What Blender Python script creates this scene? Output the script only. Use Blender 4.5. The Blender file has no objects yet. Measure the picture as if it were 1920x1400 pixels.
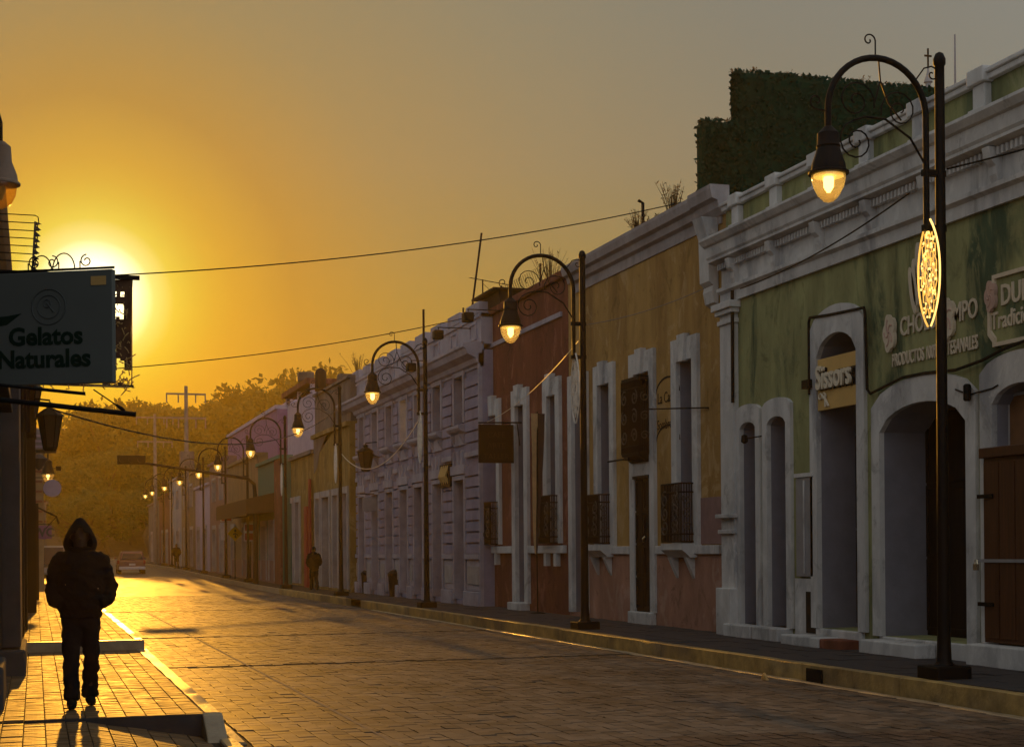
import bpy, bmesh, math, random
from mathutils import Vector, Matrix, noise
random.seed(7)
R = math.radians
sc = bpy.context.scene
COL = sc.collection
# ------------------------------------------------------------------ camera
TH, RO, FPX, CX, CY = R(17.13), R(0.46), 2900.0, 960.0, 1030.8
CAM = Vector((0, 0, 1.7))
_f = Vector((math.sin(TH), math.cos(TH), 0)); _r = Vector((math.cos(TH), -math.sin(TH), 0)); _u = Vector((0, 0, 1))
_r2 = _r*math.cos(RO) - _u*math.sin(RO); _u2 = _u*math.cos(RO) + _r*math.sin(RO)
cd = bpy.data.cameras.new('camera'); cam = bpy.data.objects.new('camera', cd); COL.objects.link(cam)
m3 = Matrix((_r2, _u2, -_f)).transposed()
cam.matrix_world = Matrix.Translation(CAM) @ m3.to_4x4()
cd.sensor_width = 36; cd.lens = FPX/1920*36; cd.shift_x = 0; cd.shift_y = (CY-700)/1920
cd.clip_start = .1; cd.clip_end = 3000
sc.camera = cam
# survey of the street: a sight line of the photograph met with the plane of a facade
def ray(x, y): return _f + _r2*((x-CX)/FPX) - _u2*((y-CY)/FPX)
def onx(x, y, X): d = ray(x, y); return CAM + d*((X-CAM.x)/d.x)
def ony(x, y, Y): d = ray(x, y); return CAM + d*((Y-CAM.y)/d.y)
def FY(x, X, y=900): return onx(x, y, X).y
# ------------------------------------------------------------------ world, sun, exposure
SUN_AZ, SUN_EL = R(2.05), R(9.0)
SD = Vector((math.sin(SUN_AZ)*math.cos(SUN_EL), math.cos(SUN_AZ)*math.cos(SUN_EL), math.sin(SUN_EL)))
w = bpy.data.worlds.new("World"); sc.world = w; w.use_nodes = True
nt = w.node_tree; nt.nodes.clear(); N = nt.nodes.new; L = nt.links.new
out = N('ShaderNodeOutputWorld'); bg = N('ShaderNodeBackground'); L(bg.outputs[0], out.inputs[0])
bg.inputs[1].default_value = 0.1
sky = N('ShaderNodeTexSky'); sky.sky_type = 'NISHITA'; sky.sun_disc = False
sky.sun_elevation = SUN_EL; sky.sun_rotation = SUN_AZ; sky.dust_density = 6; sky.air_density = 1.4; sky.ozone_density = 1
tc = N('ShaderNodeTexCoord')
dot = N('ShaderNodeVectorMath'); dot.operation = 'DOT_PRODUCT'; dot.inputs[1].default_value = SD
L(tc.outputs['Generated'], dot.inputs[0])
ac = N('ShaderNodeMath'); ac.operation = 'ARCCOSINE'; ac.use_clamp = False
cl = N('ShaderNodeClamp'); cl.inputs[1].default_value = -1; cl.inputs[2].default_value = .9999999
L(dot.outputs['Value'], cl.inputs[0]); L(cl.outputs[0], ac.inputs[0])
an = N('ShaderNodeMath'); an.operation = 'DIVIDE'; an.inputs[1].default_value = math.pi; L(ac.outputs[0], an.inputs[0])
def ramp(stops, interp='LINEAR'):
    n = N('ShaderNodeValToRGB'); cr = n.color_ramp; cr.interpolation = interp
    while len(cr.elements) < len(stops): cr.elements.new(.5)
    for e, (p, c) in zip(cr.elements, stops): e.position = p; e.color = (*c, 1)
    return n
SKY = [(0, (4.5, 4.2, 5)), (1.35, (1.6, 1.6, 1.7)), (1.9, (.95, .92, .5)), (2.6, (.66, .60, .09)), (3.3, (.57, .45, .05)), (4.5, (.50, .30, .03)), (7, (.345, .20, .042)),
       (11, (.27, .20, .088)), (17, (.245, .205, .12)), (25, (.22, .20, .145)), (50, (.25, .255, .245)), (100, (.42, .435, .45)), (180, (.465, .485, .505))]
rp = ramp([(a/180, c) for a, c in SKY]); L(an.outputs[0], rp.inputs[0])
sx = N('ShaderNodeSeparateXYZ'); L(tc.outputs['Generated'], sx.inputs[0])
er = ramp([(0, (1.0, .80, .06)), (.07, (1.02, .84, .12)), (.16, (1.02, .95, .5)), (.24, (1, .99, .95)), (.34, (.90, 1.01, 1.17)), (1, (.90, 1.01, 1.17))]); L(sx.outputs['Z'], er.inputs[0])
far = ramp([(0, (0, 0, 0)), (.12, (0, 0, 0)), (.32, (1, 1, 1))]); L(an.outputs[0], far.inputs[0])
tint = N('ShaderNodeMix'); tint.data_type = 'RGBA'; L(far.outputs[0], tint.inputs[0]); L(er.outputs[0], tint.inputs[6]); tint.inputs[7].default_value = (1, 1, 1, 1)
ml = N('ShaderNodeMix'); ml.data_type = 'RGBA'; ml.blend_type = 'MULTIPLY'; ml.inputs[0].default_value = 1
L(rp.outputs[0], ml.inputs[6]); L(tint.outputs[2], ml.inputs[7])
sc10 = N('ShaderNodeVectorMath'); sc10.operation = 'SCALE'; sc10.inputs['Scale'].default_value = 10; L(ml.outputs[2], sc10.inputs[0])
mx = N('ShaderNodeMix'); mx.data_type = 'RGBA'; mx.inputs[0].default_value = .985
L(sky.outputs[0], mx.inputs[6]); L(sc10.outputs[0], mx.inputs[7]); L(mx.outputs[2], bg.inputs[0])
sd = bpy.data.lights.new('sun', 'SUN'); so = bpy.data.objects.new('sun', sd); COL.objects.link(so)
sd.energy = 2.0; sd.angle = R(.5); sd.color = (1, .43, .045)
so.rotation_euler = SD.to_track_quat('Z', 'Y').to_euler(); so.location = (20, 60, 60)
sc.view_settings.view_transform = 'Standard'; sc.view_settings.look = 'None'
sc.view_settings.exposure = 0.0; sc.view_settings.gamma = 1; sc.view_settings.use_curve_mapping = False
sc.render.engine = 'CYCLES'
sc.cycles.use_denoising = True
sc.cycles.max_bounces = 6; sc.cycles.volume_bounces = 1; sc.cycles.diffuse_bounces = 3; sc.cycles.transparent_max_bounces = 8
sc.cycles.sample_clamp_indirect = 4
HAZE_DENSITY, HAZE_ANISO, HAZE_COL = .00038, .70, (1.0, .80, .22)
# ------------------------------------------------------------------ materials
MATS = {}
def mat(name, col, rough=.85, var=.18, scale=3., streak=0., col2=None, amt=.5, bump=.15, bscale=40., metal=0., spec=.18, island=0., world=False, blot=None, stretch=(1, 1, 1), lo=.45, hi=.65, trans=0.):
    m = bpy.data.materials.new(name); m.use_nodes = True; t = m.node_tree
    b = t.nodes['Principled BSDF']; n = t.nodes.new; l = t.links.new
    b.inputs['Roughness'].default_value = rough; b.inputs['Metallic'].default_value = metal
    b.inputs['Specular IOR Level'].default_value = spec
    co = n('ShaderNodeTexCoord'); mp = n('ShaderNodeMapping'); l(co.outputs['Object'], mp.inputs[0]); mp.inputs['Scale'].default_value = stretch
    nz = n('ShaderNodeTexNoise'); nz.inputs['Scale'].default_value = scale; nz.inputs['Detail'].default_value = 8; nz.inputs['Roughness'].default_value = .62
    l(mp.outputs[0], nz.inputs[0])
    mr = n('ShaderNodeMapRange'); mr.inputs[1].default_value = .3; mr.inputs[2].default_value = .7; mr.inputs[3].default_value = 1-var; mr.inputs[4].default_value = 1+var
    l(nz.outputs[0], mr.inputs[0])
    val = mr.outputs[0]
    if island:
        gi = n('ShaderNodeNewGeometry'); oi = n('ShaderNodeObjectInfo'); ad = n('ShaderNodeMath'); ad.operation = 'ADD'
        l(gi.outputs['Random Per Island'], ad.inputs[0]); l(oi.outputs['Random'], ad.inputs[1])
        fr = n('ShaderNodeMath'); fr.operation = 'FRACT'; l(ad.outputs[0], fr.inputs[0])
        m2 = n('ShaderNodeMapRange'); m2.inputs[3].default_value = 1-island; m2.inputs[4].default_value = 1+island; l(fr.outputs[0], m2.inputs[0])
        mu = n('ShaderNodeMath'); mu.operation = 'MULTIPLY'; l(val, mu.inputs[0]); l(m2.outputs[0], mu.inputs[1]); val = mu.outputs[0]
    base = n('ShaderNodeRGB'); base.outputs[0].default_value = (*col, 1); cur = base.outputs[0]
    if col2:
        n2 = n('ShaderNodeTexNoise'); n2.inputs['Scale'].default_value = 1.0; n2.inputs['Detail'].default_value = 7; n2.inputs['Roughness'].default_value = .6; n2.inputs['Distortion'].default_value = .4
        mp2 = n('ShaderNodeMapping'); l(n('ShaderNodeNewGeometry').outputs['Position'] if world else co.outputs['Object'], mp2.inputs[0]); s = 1.1 if streak else .7
        mp2.inputs['Scale'].default_value = (s, s, s*(1-streak)); mp2.inputs['Location'].default_value = (3.1, 7.7, 1.3); l(mp2.outputs[0], n2.inputs[0])
        r2 = n('ShaderNodeMapRange'); r2.inputs[1].default_value = lo; r2.inputs[2].default_value = hi; r2.inputs[4].default_value = amt; l(n2.outputs[0], r2.inputs[0])
        mm = n('ShaderNodeMix'); mm.data_type = 'RGBA'; l(r2.outputs[0], mm.inputs[0]); l(cur, mm.inputs[6]); mm.inputs[7].default_value = (*col2, 1); cur = mm.outputs[2]
    if blot:
        n3 = n('ShaderNodeTexNoise'); n3.inputs['Scale'].default_value = 1.0; n3.inputs['Detail'].default_value = 10; n3.inputs['Roughness'].default_value = .72; n3.inputs['Distortion'].default_value = .8
        mp3 = n('ShaderNodeMapping'); l(co.outputs['Object'], mp3.inputs[0]); mp3.inputs['Scale'].default_value = (1.7, 1.7, 1.1); mp3.inputs['Location'].default_value = (9.3, 2.2, 5.1); l(mp3.outputs[0], n3.inputs[0])
        for lo3, hi3, c3, a3 in ((.54, .60, blot, .55), (.44, .36, tuple(q*.45 for q in col), .6)):
            r3 = n('ShaderNodeMapRange'); r3.inputs[1].default_value = lo3; r3.inputs[2].default_value = hi3; r3.inputs[4].default_value = a3; l(n3.outputs[0], r3.inputs[0])
            m3_ = n('ShaderNodeMix'); m3_.data_type = 'RGBA'; l(r3.outputs[0], m3_.inputs[0]); l(cur, m3_.inputs[6]); m3_.inputs[7].default_value = (*c3, 1); cur = m3_.outputs[2]
    vs = n('ShaderNodeVectorMath'); vs.operation = 'SCALE'; l(cur, vs.inputs[0]); l(val, vs.inputs['Scale'])
    l(vs.outputs[0], b.inputs['Base Color'])
    if bump:
        nb = n('ShaderNodeTexNoise'); nb.inputs['Scale'].default_value = bscale; nb.inputs['Detail'].default_value = 6; l(mp.outputs[0], nb.inputs[0])
        bp = n('ShaderNodeBump'); bp.inputs['Strength'].default_value = bump; bp.inputs['Distance'].default_value = .02; l(nb.outputs[0], bp.inputs['Height']); l(bp.outputs[0], b.inputs['Normal'])
        rr = n('ShaderNodeMapRange'); rr.inputs[1].default_value = .3; rr.inputs[2].default_value = .7; rr.inputs[3].default_value = max(.05, rough-.1); rr.inputs[4].default_value = min(1, rough+.1); l(nz.outputs[0], rr.inputs[0]); l(rr.outputs[0], b.inputs['Roughness'])
    if trans:
        o = t.nodes['Material Output']; tr = n('ShaderNodeBsdfTranslucent'); ms = n('ShaderNodeMixShader'); ms.inputs[0].default_value = trans
        l(vs.outputs[0], tr.inputs[0]); l(b.outputs[0], ms.inputs[1]); l(tr.outputs[0], ms.inputs[2]); l(ms.outputs[0], o.inputs[0])
    MATS[name] = m
    return m
def emat(name, col, strength):
    m = bpy.data.materials.new(name); m.use_nodes = True; b = m.node_tree.nodes['Principled BSDF']
    b.inputs['Base Color'].default_value = (.8, .6, .3, 1); b.inputs['Emission Color'].default_value = (*col, 1); b.inputs['Emission Strength'].default_value = strength
    return m
def glassmat(name, col, rough=.1, alpha_t=.5):
    m = bpy.data.materials.new(name); m.use_nodes = True; t = m.node_tree; t.nodes.remove(t.nodes['Principled BSDF'])
    o = t.nodes['Material Output']; tr = t.nodes.new('ShaderNodeBsdfTransparent'); gl = t.nodes.new('ShaderNodeBsdfGlossy'); tl = t.nodes.new('ShaderNodeBsdfTranslucent')
    tr.inputs[0].default_value = (*col, 1); gl.inputs[0].default_value = (1, 1, 1, 1); gl.inputs[1].default_value = rough; tl.inputs[0].default_value = (*col, 1)
    a = t.nodes.new('ShaderNodeMixShader'); a.inputs[0].default_value = .08; b = t.nodes.new('ShaderNodeMixShader'); b.inputs[0].default_value = alpha_t
    t.links.new(tr.outputs[0], b.inputs[1]); t.links.new(tl.outputs[0], b.inputs[2]); t.links.new(b.outputs[0], a.inputs[1]); t.links.new(gl.outputs[0], a.inputs[2]); t.links.new(a.outputs[0], o.inputs[0])
    return m
M = dict(
    green=mat('green_stucco', (.275, .28, .13), .9, .3, 2.2, .72, (.035, .07, .045), .9, .35, 25, stretch=(1, 1, .35), lo=.52, hi=.62, blot=(.30, .29, .14)),
    greenpanel=mat('parapet_green_stucco', (.24, .25, .11), .9, .3, 3, .8, (.05, .08, .05), .7, .35, 25, stretch=(1, 1, .35), lo=.5, hi=.65, blot=(.32, .31, .17)),
    trimgrey=mat('mauve_grey_cornice', (.34, .31, .31), .85, .2, 3, .6, (.2, .18, .18), .6, .3, 25),
    white=mat('white_limewash', (.55, .54, .525), .85, .14, 3, .7, (.2, .21, .24), .7, .3, 30, stretch=(1, 1, .5), lo=.5, hi=.66, blot=(.66, .65, .63)),
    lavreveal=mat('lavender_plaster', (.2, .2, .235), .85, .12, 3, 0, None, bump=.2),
    greydoor=mat('grey_door_paint', (.075, .075, .09), .7, .15, 4, stretch=(1, 1, .2)),
    darkwood=mat('dark_door_wood', (.008, .006, .006), .6, .3, 6, stretch=(4, 4, .3)),
    brownwood=mat('brown_shutter_wood', (.075, .03, .016), .45, .35, 5, stretch=(6, 6, .3)),
    yellow=mat('ochre_stucco', (.40, .245, .085), .9, .2, 2, .85, (.24, .135, .05), .8, .3, 25, stretch=(1, 1, .3), lo=.45, hi=.65, blot=(.5, .34, .17)),
    salmon=mat('salmon_stucco', (.38, .20, .145), .9, .22, 2, .6, (.28, .15, .11), .6, .35, 25, stretch=(1, 1, .5), blot=(.45, .3, .24)),
    patch=mat('bare_pink_plaster', (.26, .16, .15), .9, .2, 3),
    terra=mat('terracotta_stucco', (.175, .06, .038), .9, .28, 2, .8, (.13, .042, .028), .7, .35, 25, stretch=(1, 1, .35), blot=(.3, .13, .09)),
    lilac=mat('lilac_stucco', (.27, .245, .325), .9, .15, 2.5, .5, (.2, .155, .2), .5, .25, 30),
    lilacpale=mat('pale_lilac_trim', (.36, .335, .385), .85, .15, 2.5, .6, (.22, .18, .21), .6, .25, 30),
    ochre=mat('weathered_ochre', (.26, .17, .055), .9, .25, 2, .8, (.14, .09, .03), .7, .35, 25, stretch=(1, 1, .35), blot=(.34, .25, .12)),
    cement=mat('grey_render', (.16, .135, .12), .95, .25, 1.5, .6, (.09, .07, .06), .7, .35, 20),
    lav=mat('lavender_wall', (.42, .34, .42), .9, .15, 2),
    purple=mat('purple_wall', (.24, .13, .25), .9, .15, 2),
    teal=mat('teal_wall', (.06, .15, .11), .9, .15, 2),
    tan=mat('tan_wall', (.25, .17, .09), .9, .2, 2, .6, (.16, .1, .05), .6),
    pinkw=mat('dusty_pink_wall', (.24, .14, .12), .9, .2, 2),
    pale=mat('pale_wall', (.36, .33, .32), .9, .2, 2, .6, (.22, .2, .2), .6),
    hedge=mat('dark_green_plaster', (.004, .034, .017), .95, .3, 3, bump=.5, bscale=12),
    iron=mat('black_iron', (.004, .0035, .004), .55, .2, 8, metal=0, bump=.05, spec=.14),
    rust=mat('rusty_iron', (.017, .009, .007), .7, .3, 10, bump=.3),
    scrolliron=mat('worn_scroll_iron', (.09, .075, .062), .6, .3, 8, bump=0),
    ivy=mat('dark_ivy_leaf', (.003, .030, .015), .8, .4, 5, bump=0),
    plant=mat('dry_plant', (.17, .11, .05), .8, .3, 5, bump=0, trans=.6),
    leaf=mat('tree_leaf', (.085, .10, .025), .8, .35, 4, bump=0, trans=.35),
    bark=mat('bark', (.07, .05, .035), .9, .3, 6),
    kerb=mat('kerb_concrete', (.36, .28, .17), .36, .25, 5, 0, (.2, .15, .1), .6, .2, 30, spec=.5),
    kerby=mat('yellow_kerb_paint', (.42, .28, .10), .5, .35, 4, 0, (.16, .12, .075), .9, .4, 25),
    pave=mat('brick_paver', (.145, .115, .09), .56, .22, 7, 0, (.07, .05, .036), .7, bump=.14, bscale=60, island=.3, spec=.10, world=True),
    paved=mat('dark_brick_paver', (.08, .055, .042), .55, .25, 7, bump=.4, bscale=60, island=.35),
    walkp=mat('sidewalk_brick', (.18, .115, .06), .58, .22, 7, bump=.14, bscale=60, island=.28, spec=.07),
    bed=mat('joint_sand', (.055, .04, .028), .95, .2, 8),
    slab=mat('sidewalk_slab', (.055, .05, .052), .9, .25, 3, 0, (.032, .03, .032), .6, .3, 30),
    earth=mat('earth', (.12, .09, .06), .95, .3, .5),
    asphalt=mat('worn_asphalt', (.10, .075, .055), .55, .25, 2, bump=.3, bscale=30),
    black=mat('black_cloth', (.004, .004, .005), .95, .2, 8, bump=.1),
    denim=mat('dark_trouser_cloth', (.005, .005, .007), .95, .2, 10, bump=.1),
    skin=mat('skin', (.07, .038, .026), .6, .1, 5, bump=0),
    signgrey=mat('sign_face_grey', (.12, .135, .128), .6, .06, 2, bump=0),
    signgreen=mat('sign_green_letters', (.006, .022, .014), .6, .05, 4, bump=0),
    signline=mat('sign_pale_print', (.07, .08, .08), .6, .05, 4, bump=0),
    signtan=mat('tan_sign_board', (.58, .37, .13), .5, .12, 2, bump=.05),
    signlight=mat('cream_letters', (.68, .6, .46), .6, .05, 4, bump=0),
    signblack=mat('black_letters', (.012, .010, .009), .6, .05, 4, bump=0),
    carved=mat('cream_carved_sign', (.62, .53, .4), .8, .12, 6, bump=.1),
    carvedr=mat('rosy_flower_swirl', (.5, .34, .28), .8, .12, 6, bump=.1),
    boardbrown=mat('brown_hanging_board', (.020, .008, .005), .6, .2, 6),
    boardtext=mat('faint_board_letters', (.05, .025, .014), .6, .1, 6, bump=0),
    banner=mat('lace_banner_film', (.16, .09, .05), .35, .3, 9, bump=.3, trans=.35),
    lace=mat('shiny_lace_thread', (.8, .62, .3), .3, .2, 9, bump=0, trans=.65),
    flagc=mat('tan_feather_flag', (.62, .40, .2), .6, .2, 5, bump=.1, trans=.2),
    flagd=mat('dark_feather_flag', (.055, .03, .026), .7, .2, 5, bump=.1),
    zinc=mat('grey_metal_sheet', (.3, .3, .32), .5, .15, 4, metal=.3),
    carred=mat('dark_red_car_paint', (.2, .085, .075), .3, .05, 4, bump=0),
    vangrey=mat('grey_van_paint', (.25, .24, .24), .3, .05, 4, bump=0),
    glassd=mat('dark_car_glass', (.03, .03, .035), .12, .05, 4, bump=0),
    tyre=mat('tyre_rubber', (.015, .015, .015), .85, .1, 8),
    redp=mat('red_sign_paint', (.3, .03, .03), .5, .1, 6, bump=0),
    yelp=mat('yellow_sign_paint', (.5, .3, .01), .5, .1, 6, bump=0),
    whitep=mat('white_sign_paint', (.6, .56, .56), .5, .1, 6, bump=0),
    wirew=mat('pale_tinsel', (.7, .64, .55), .35, .2, 9, bump=0),
    padlock=mat('brass_padlock', (.75, .65, .45), .25, .1, 9, metal=.9, bump=0),
    conc=mat('pole_concrete', (.22, .18, .15), .9, .2, 3),
    awn=mat('brown_awning', (.09, .05, .025), .85, .2, 3),
    awng=mat('grey_awning', (.25, .23, .24), .85, .2, 3, trans=.15),
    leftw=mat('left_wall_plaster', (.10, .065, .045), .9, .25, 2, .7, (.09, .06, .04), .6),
    leftg=mat('left_grey_pilaster', (.075, .07, .072), .85, .2, 3),
    litwin=emat('lit_window_glow', (1, .62, .2), .35),
    bulb=emat('lamp_flame', (1, .78, .36), 7),
    led=emat('amber_light_string', (1, .5, .07), .85),
    ledw=emat('bright_light_tube', (1, .6, .16), 1.9),
    lampglass=glassmat('amber_lamp_glass', (.98, .74, .34), .08, .28),
    pane=mat('window_glass', (.03, .03, .035), .08, .05, 3, bump=0, spec=.6),
    curtain=mat('brown_window_curtain', (.2, .1, .05), .8, .2, 4),
)
M['lampglow'] = emat('glowing_lamp_bowl', (1, .68, .22), .7)
# ------------------------------------------------------------------ mesh helpers
class MB:
    def __init__(s): s.v = []; s.f = []
    def add(s, vs, fs):
        o = len(s.v); s.v += [tuple(v) for v in vs]; s.f += [tuple(i+o for i in f) for f in fs]
    def box(s, x0, x1, y0, y1, z0, z1, jit=0):
        if x0 > x1: x0, x1 = x1, x0
        if y0 > y1: y0, y1 = y1, y0
        if z0 > z1: z0, z1 = z1, z0
        s.add([(x0, y0, z0), (x1, y0, z0), (x1, y1, z0), (x0, y1, z0), (x0, y0, z1), (x1, y0, z1), (x1, y1, z1), (x0, y1, z1)],
              [(3, 2, 1, 0), (4, 5, 6, 7), (0, 1, 5, 4), (1, 2, 6, 5), (2, 3, 7, 6), (3, 0, 4, 7)]); return s
    def prism_yz(s, poly, x0, x1):
        n = len(poly)
        s.add([(x0, y, z) for y, z in poly]+[(x1, y, z) for y, z in poly],
              [tuple(range(n)), tuple(reversed(range(n, 2*n)))]+[(i, n+i, n+(i+1) % n, (i+1) % n) for i in range(n)]); return s
    def prism_xz(s, poly, y0, y1):
        n = len(poly)
        s.add([(x, y0, z) for x, z in poly]+[(x, y1, z) for x, z in poly],
              [tuple(range(n)), tuple(reversed(range(n, 2*n)))]+[(i, n+i, n+(i+1) % n, (i+1) % n) for i in range(n)]); return s
    def prism_xy(s, poly, z0, z1):
        n = len(poly)
        s.add([(x, y, z0) for x, y in poly]+[(x, y, z1) for x, y in poly],
              [tuple(range(n)), tuple(reversed(range(n, 2*n)))]+[(i, n+i, n+(i+1) % n, (i+1) % n) for i in range(n)]); return s
    def tube(s, pts, r, n=8, cap=True):
        pts = [Vector(p) for p in pts]; k = len(pts); rs = r if isinstance(r, (list, tuple)) else [r]*k
        t0 = (pts[1]-pts[0]).normalized(); up = Vector((0, 0, 1)) if abs(t0.z) < .9 else Vector((1, 0, 0))
        a = t0.cross(up).normalized(); vs = []
        for i, p in enumerate(pts):
            t = (pts[min(i+1, k-1)]-pts[max(i-1, 0)]).normalized()
            a = (a - t*a.dot(t)).normalized(); b = t.cross(a)
            for j in range(n):
                q = 2*math.pi*j/n; vs.append(p+(a*math.cos(q)+b*math.sin(q))*rs[i])
        fs = [(i*n+j, i*n+(j+1) % n, (i+1)*n+(j+1) % n, (i+1)*n+j) for i in range(k-1) for j in range(n)]
        if cap: fs += [tuple(reversed(range(n))), tuple(range((k-1)*n, k*n))]
        s.add(vs, fs); return s
    def lathe(s, c, prof, n=16, cap=True):
        c = Vector(c); vs = []
        for r, z in prof:
            for j in range(n):
                q = 2*math.pi*j/n; vs.append(c+Vector((r*math.cos(q), r*math.sin(q), z)))
        k = len(prof); fs = [(i*n+j, i*n+(j+1) % n, (i+1)*n+(j+1) % n, (i+1)*n+j) for i in range(k-1) for j in range(n)]
        if cap: fs += [tuple(reversed(range(n))), tuple(range((k-1)*n, k*n))]
        s.add(vs, fs); return s
    def loft(s, rings, n=20, cap=True):
        """rings: (centre, rx, ry)"""
        vs = []
        for c, rx, ry in rings:
            for j in range(n):
                q = 2*math.pi*j/n; vs.append((c[0]+rx*math.cos(q), c[1]+ry*math.sin(q), c[2]))
        k = len(rings); fs = [(i*n+j, i*n+(j+1) % n, (i+1)*n+(j+1) % n, (i+1)*n+j) for i in range(k-1) for j in range(n)]
        if cap: fs += [tuple(reversed(range(n))), tuple(range((k-1)*n, k*n))]
        s.add(vs, fs); return s
    def ring_yz(s, inner, outer, x0, x1, closed=False):
        n = len(inner); vs = [(x0, *p) for p in inner]+[(x0, *p) for p in outer]+[(x1, *p) for p in inner]+[(x1, *p) for p in outer]
        I0, O0, I1, O1 = 0, n, 2*n, 3*n; fs = []
        for i in range(n if closed else n-1):
            j = (i+1) % n
            fs += [(I0+i, I0+j, O0+j, O0+i), (I1+j, I1+i, O1+i, O1+j), (I0+j, I0+i, I1+i, I1+j), (O0+i, O0+j, O1+j, O1+i)]
        if not closed:
            for i in (0, n-1): fs.append((I0+i, O0+i, O1+i, I1+i))
        s.add(vs, fs); return s
    def build(s, name, m, parent=None, smooth=False, label=None, kind=None, bevel=0, fix=True):
        off = wloc(parent) if parent else Vector()
        me = bpy.data.meshes.new(name); me.from_pydata([(v[0]-off.x, v[1]-off.y, v[2]-off.z) for v in s.v], [], s.f)
        if fix:
            bm = bmesh.new(); bm.from_mesh(me); bmesh.ops.recalc_face_normals(bm, faces=bm.faces[:]); bm.to_mesh(me); bm.free()
        if smooth:
            me.polygons.foreach_set('use_smooth', [True]*len(me.polygons)); me.set_sharp_from_angle(angle=R(40))
        me.materials.append(m); o = bpy.data.objects.new(name, me); COL.objects.link(o)
        if parent: o.parent = parent
        if label: o['label'] = label
        if kind: o['kind'] = kind
        if bevel:
            bv = o.modifiers.new('bevel', 'BEVEL'); bv.width = bevel; bv.segments = 2; bv.limit_method = 'ANGLE'; bv.angle_limit = R(40)
        return o
def wloc(o):
    v = Vector()
    while o is not None: v = v+o.location; o = o.parent
    return v
def tag(o, label, cat=None, group=None, kind=None):
    o['label'] = label
    if cat: o['category'] = cat
    if group: o['group'] = group
    if kind: o['kind'] = kind
    return o
def thing(name, label, cat, loc=(0, 0, 0), group=None):
    o = bpy.data.objects.new(name, None); COL.objects.link(o); o.location = loc; o.empty_display_size = .2
    return tag(o, label, cat, group)
def copy_tree(o, loc=None, parent=None):
    c = o.copy(); COL.objects.link(c)
    if parent: c.parent = parent
    if loc is not None: c.location = loc
    for ch in list(o.children): copy_tree(ch, None, c)
    return c
def textobj(s, size, depth, m, name, parent, origin, facing='-X', align='LEFT', bold=0., sx=1., kind=None, label=None):
    cu = bpy.data.curves.new(name, 'FONT'); cu.body = s; cu.size = size; cu.extrude = depth/2; cu.align_x = align; cu.offset = bold; cu.resolution_u = 3
    t = bpy.data.objects.new(name+'_tmp', cu); COL.objects.link(t)
    dg = bpy.context.evaluated_depsgraph_get(); me = bpy.data.meshes.new_from_object(t.evaluated_get(dg))
    bpy.data.objects.remove(t)
    if facing == '-X': ax = (Vector((0, -1, 0)), Vector((0, 0, 1)), Vector((-1, 0, 0)))
    else: ax = (Vector((1, 0, 0)), Vector((0, 0, 1)), Vector((0, -1, 0)))
    off = wloc(parent) if parent else Vector(); o0 = Vector(origin)-off
    for v in me.vertices:
        p = v.co.copy(); v.co = o0+ax[0]*p.x*sx+ax[1]*p.y+ax[2]*(p.z+depth/2)
    me.materials.clear(); me.materials.append(m)
    o = bpy.data.objects.new(name, me); COL.objects.link(o)
    if parent: o.parent = parent
    if label: o['label'] = label
    return o
def spiral(c, r0, turns, a0, plane='xz', n=22, shrink=.15, d=1):
    pts = []
    for i in range(n+1):
        t = i/n; r = r0*(1-t*(1-shrink)); a = a0+d*t*turns*2*math.pi
        if plane == 'xz': pts.append(Vector((c[0]+r*math.cos(a), c[1], c[2]+r*math.sin(a))))
        else: pts.append(Vector((c[0], c[1]+r*math.cos(a), c[2]+r*math.sin(a))))
    return pts
def rise(Y):
    return 0 if Y < 62 else .45*min(1, (Y-62)/55)**1.3 + max(0, Y-117)*.004
# ------------------------------------------------------------------ ground
KX, LX, ZS = 9.4, 1.66, .2          # right kerb face, left kerb face, right sidewalk height
mb = MB()
NY = 46; ys = [-30+i*10.0 for i in range(NY)]; xs = [-150, -40, -6, LX, KX, 16, 60, 220]
def gz(x, y):
    z = rise(y)-.05
    if y > 215: z += (y-215)*.16
    if (x < -6 or x > 30) and y < 215: z -= .1
    return z
for y in ys:
    for x in xs: mb.add([(x, y, gz(x, y))], [])
k = len(xs); mb.f = [(i*k+j, i*k+j+1, (i+1)*k+j+1, (i+1)*k+j) for i in range(NY-1) for j in range(k-1)]
g = mb.build('ground', M['earth'], smooth=True); tag(g, 'earth ground under the street rising to the wooded hill', None, None, 'structure')
mb = MB(); ys = [-5+i*5 for i in range(45)]
for y in ys: mb.add([(LX-.3, y, rise(y)-.015), (KX+.25, y, rise(y)-.015)], [])
mb.f = [(2*i, 2*i+1, 2*i+3, 2*i+2) for i in range(len(ys)-1)]
road = mb.build('road', M['bed']); tag(road, 'brick paved street running towards the low sun', None, None, 'structure')
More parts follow.
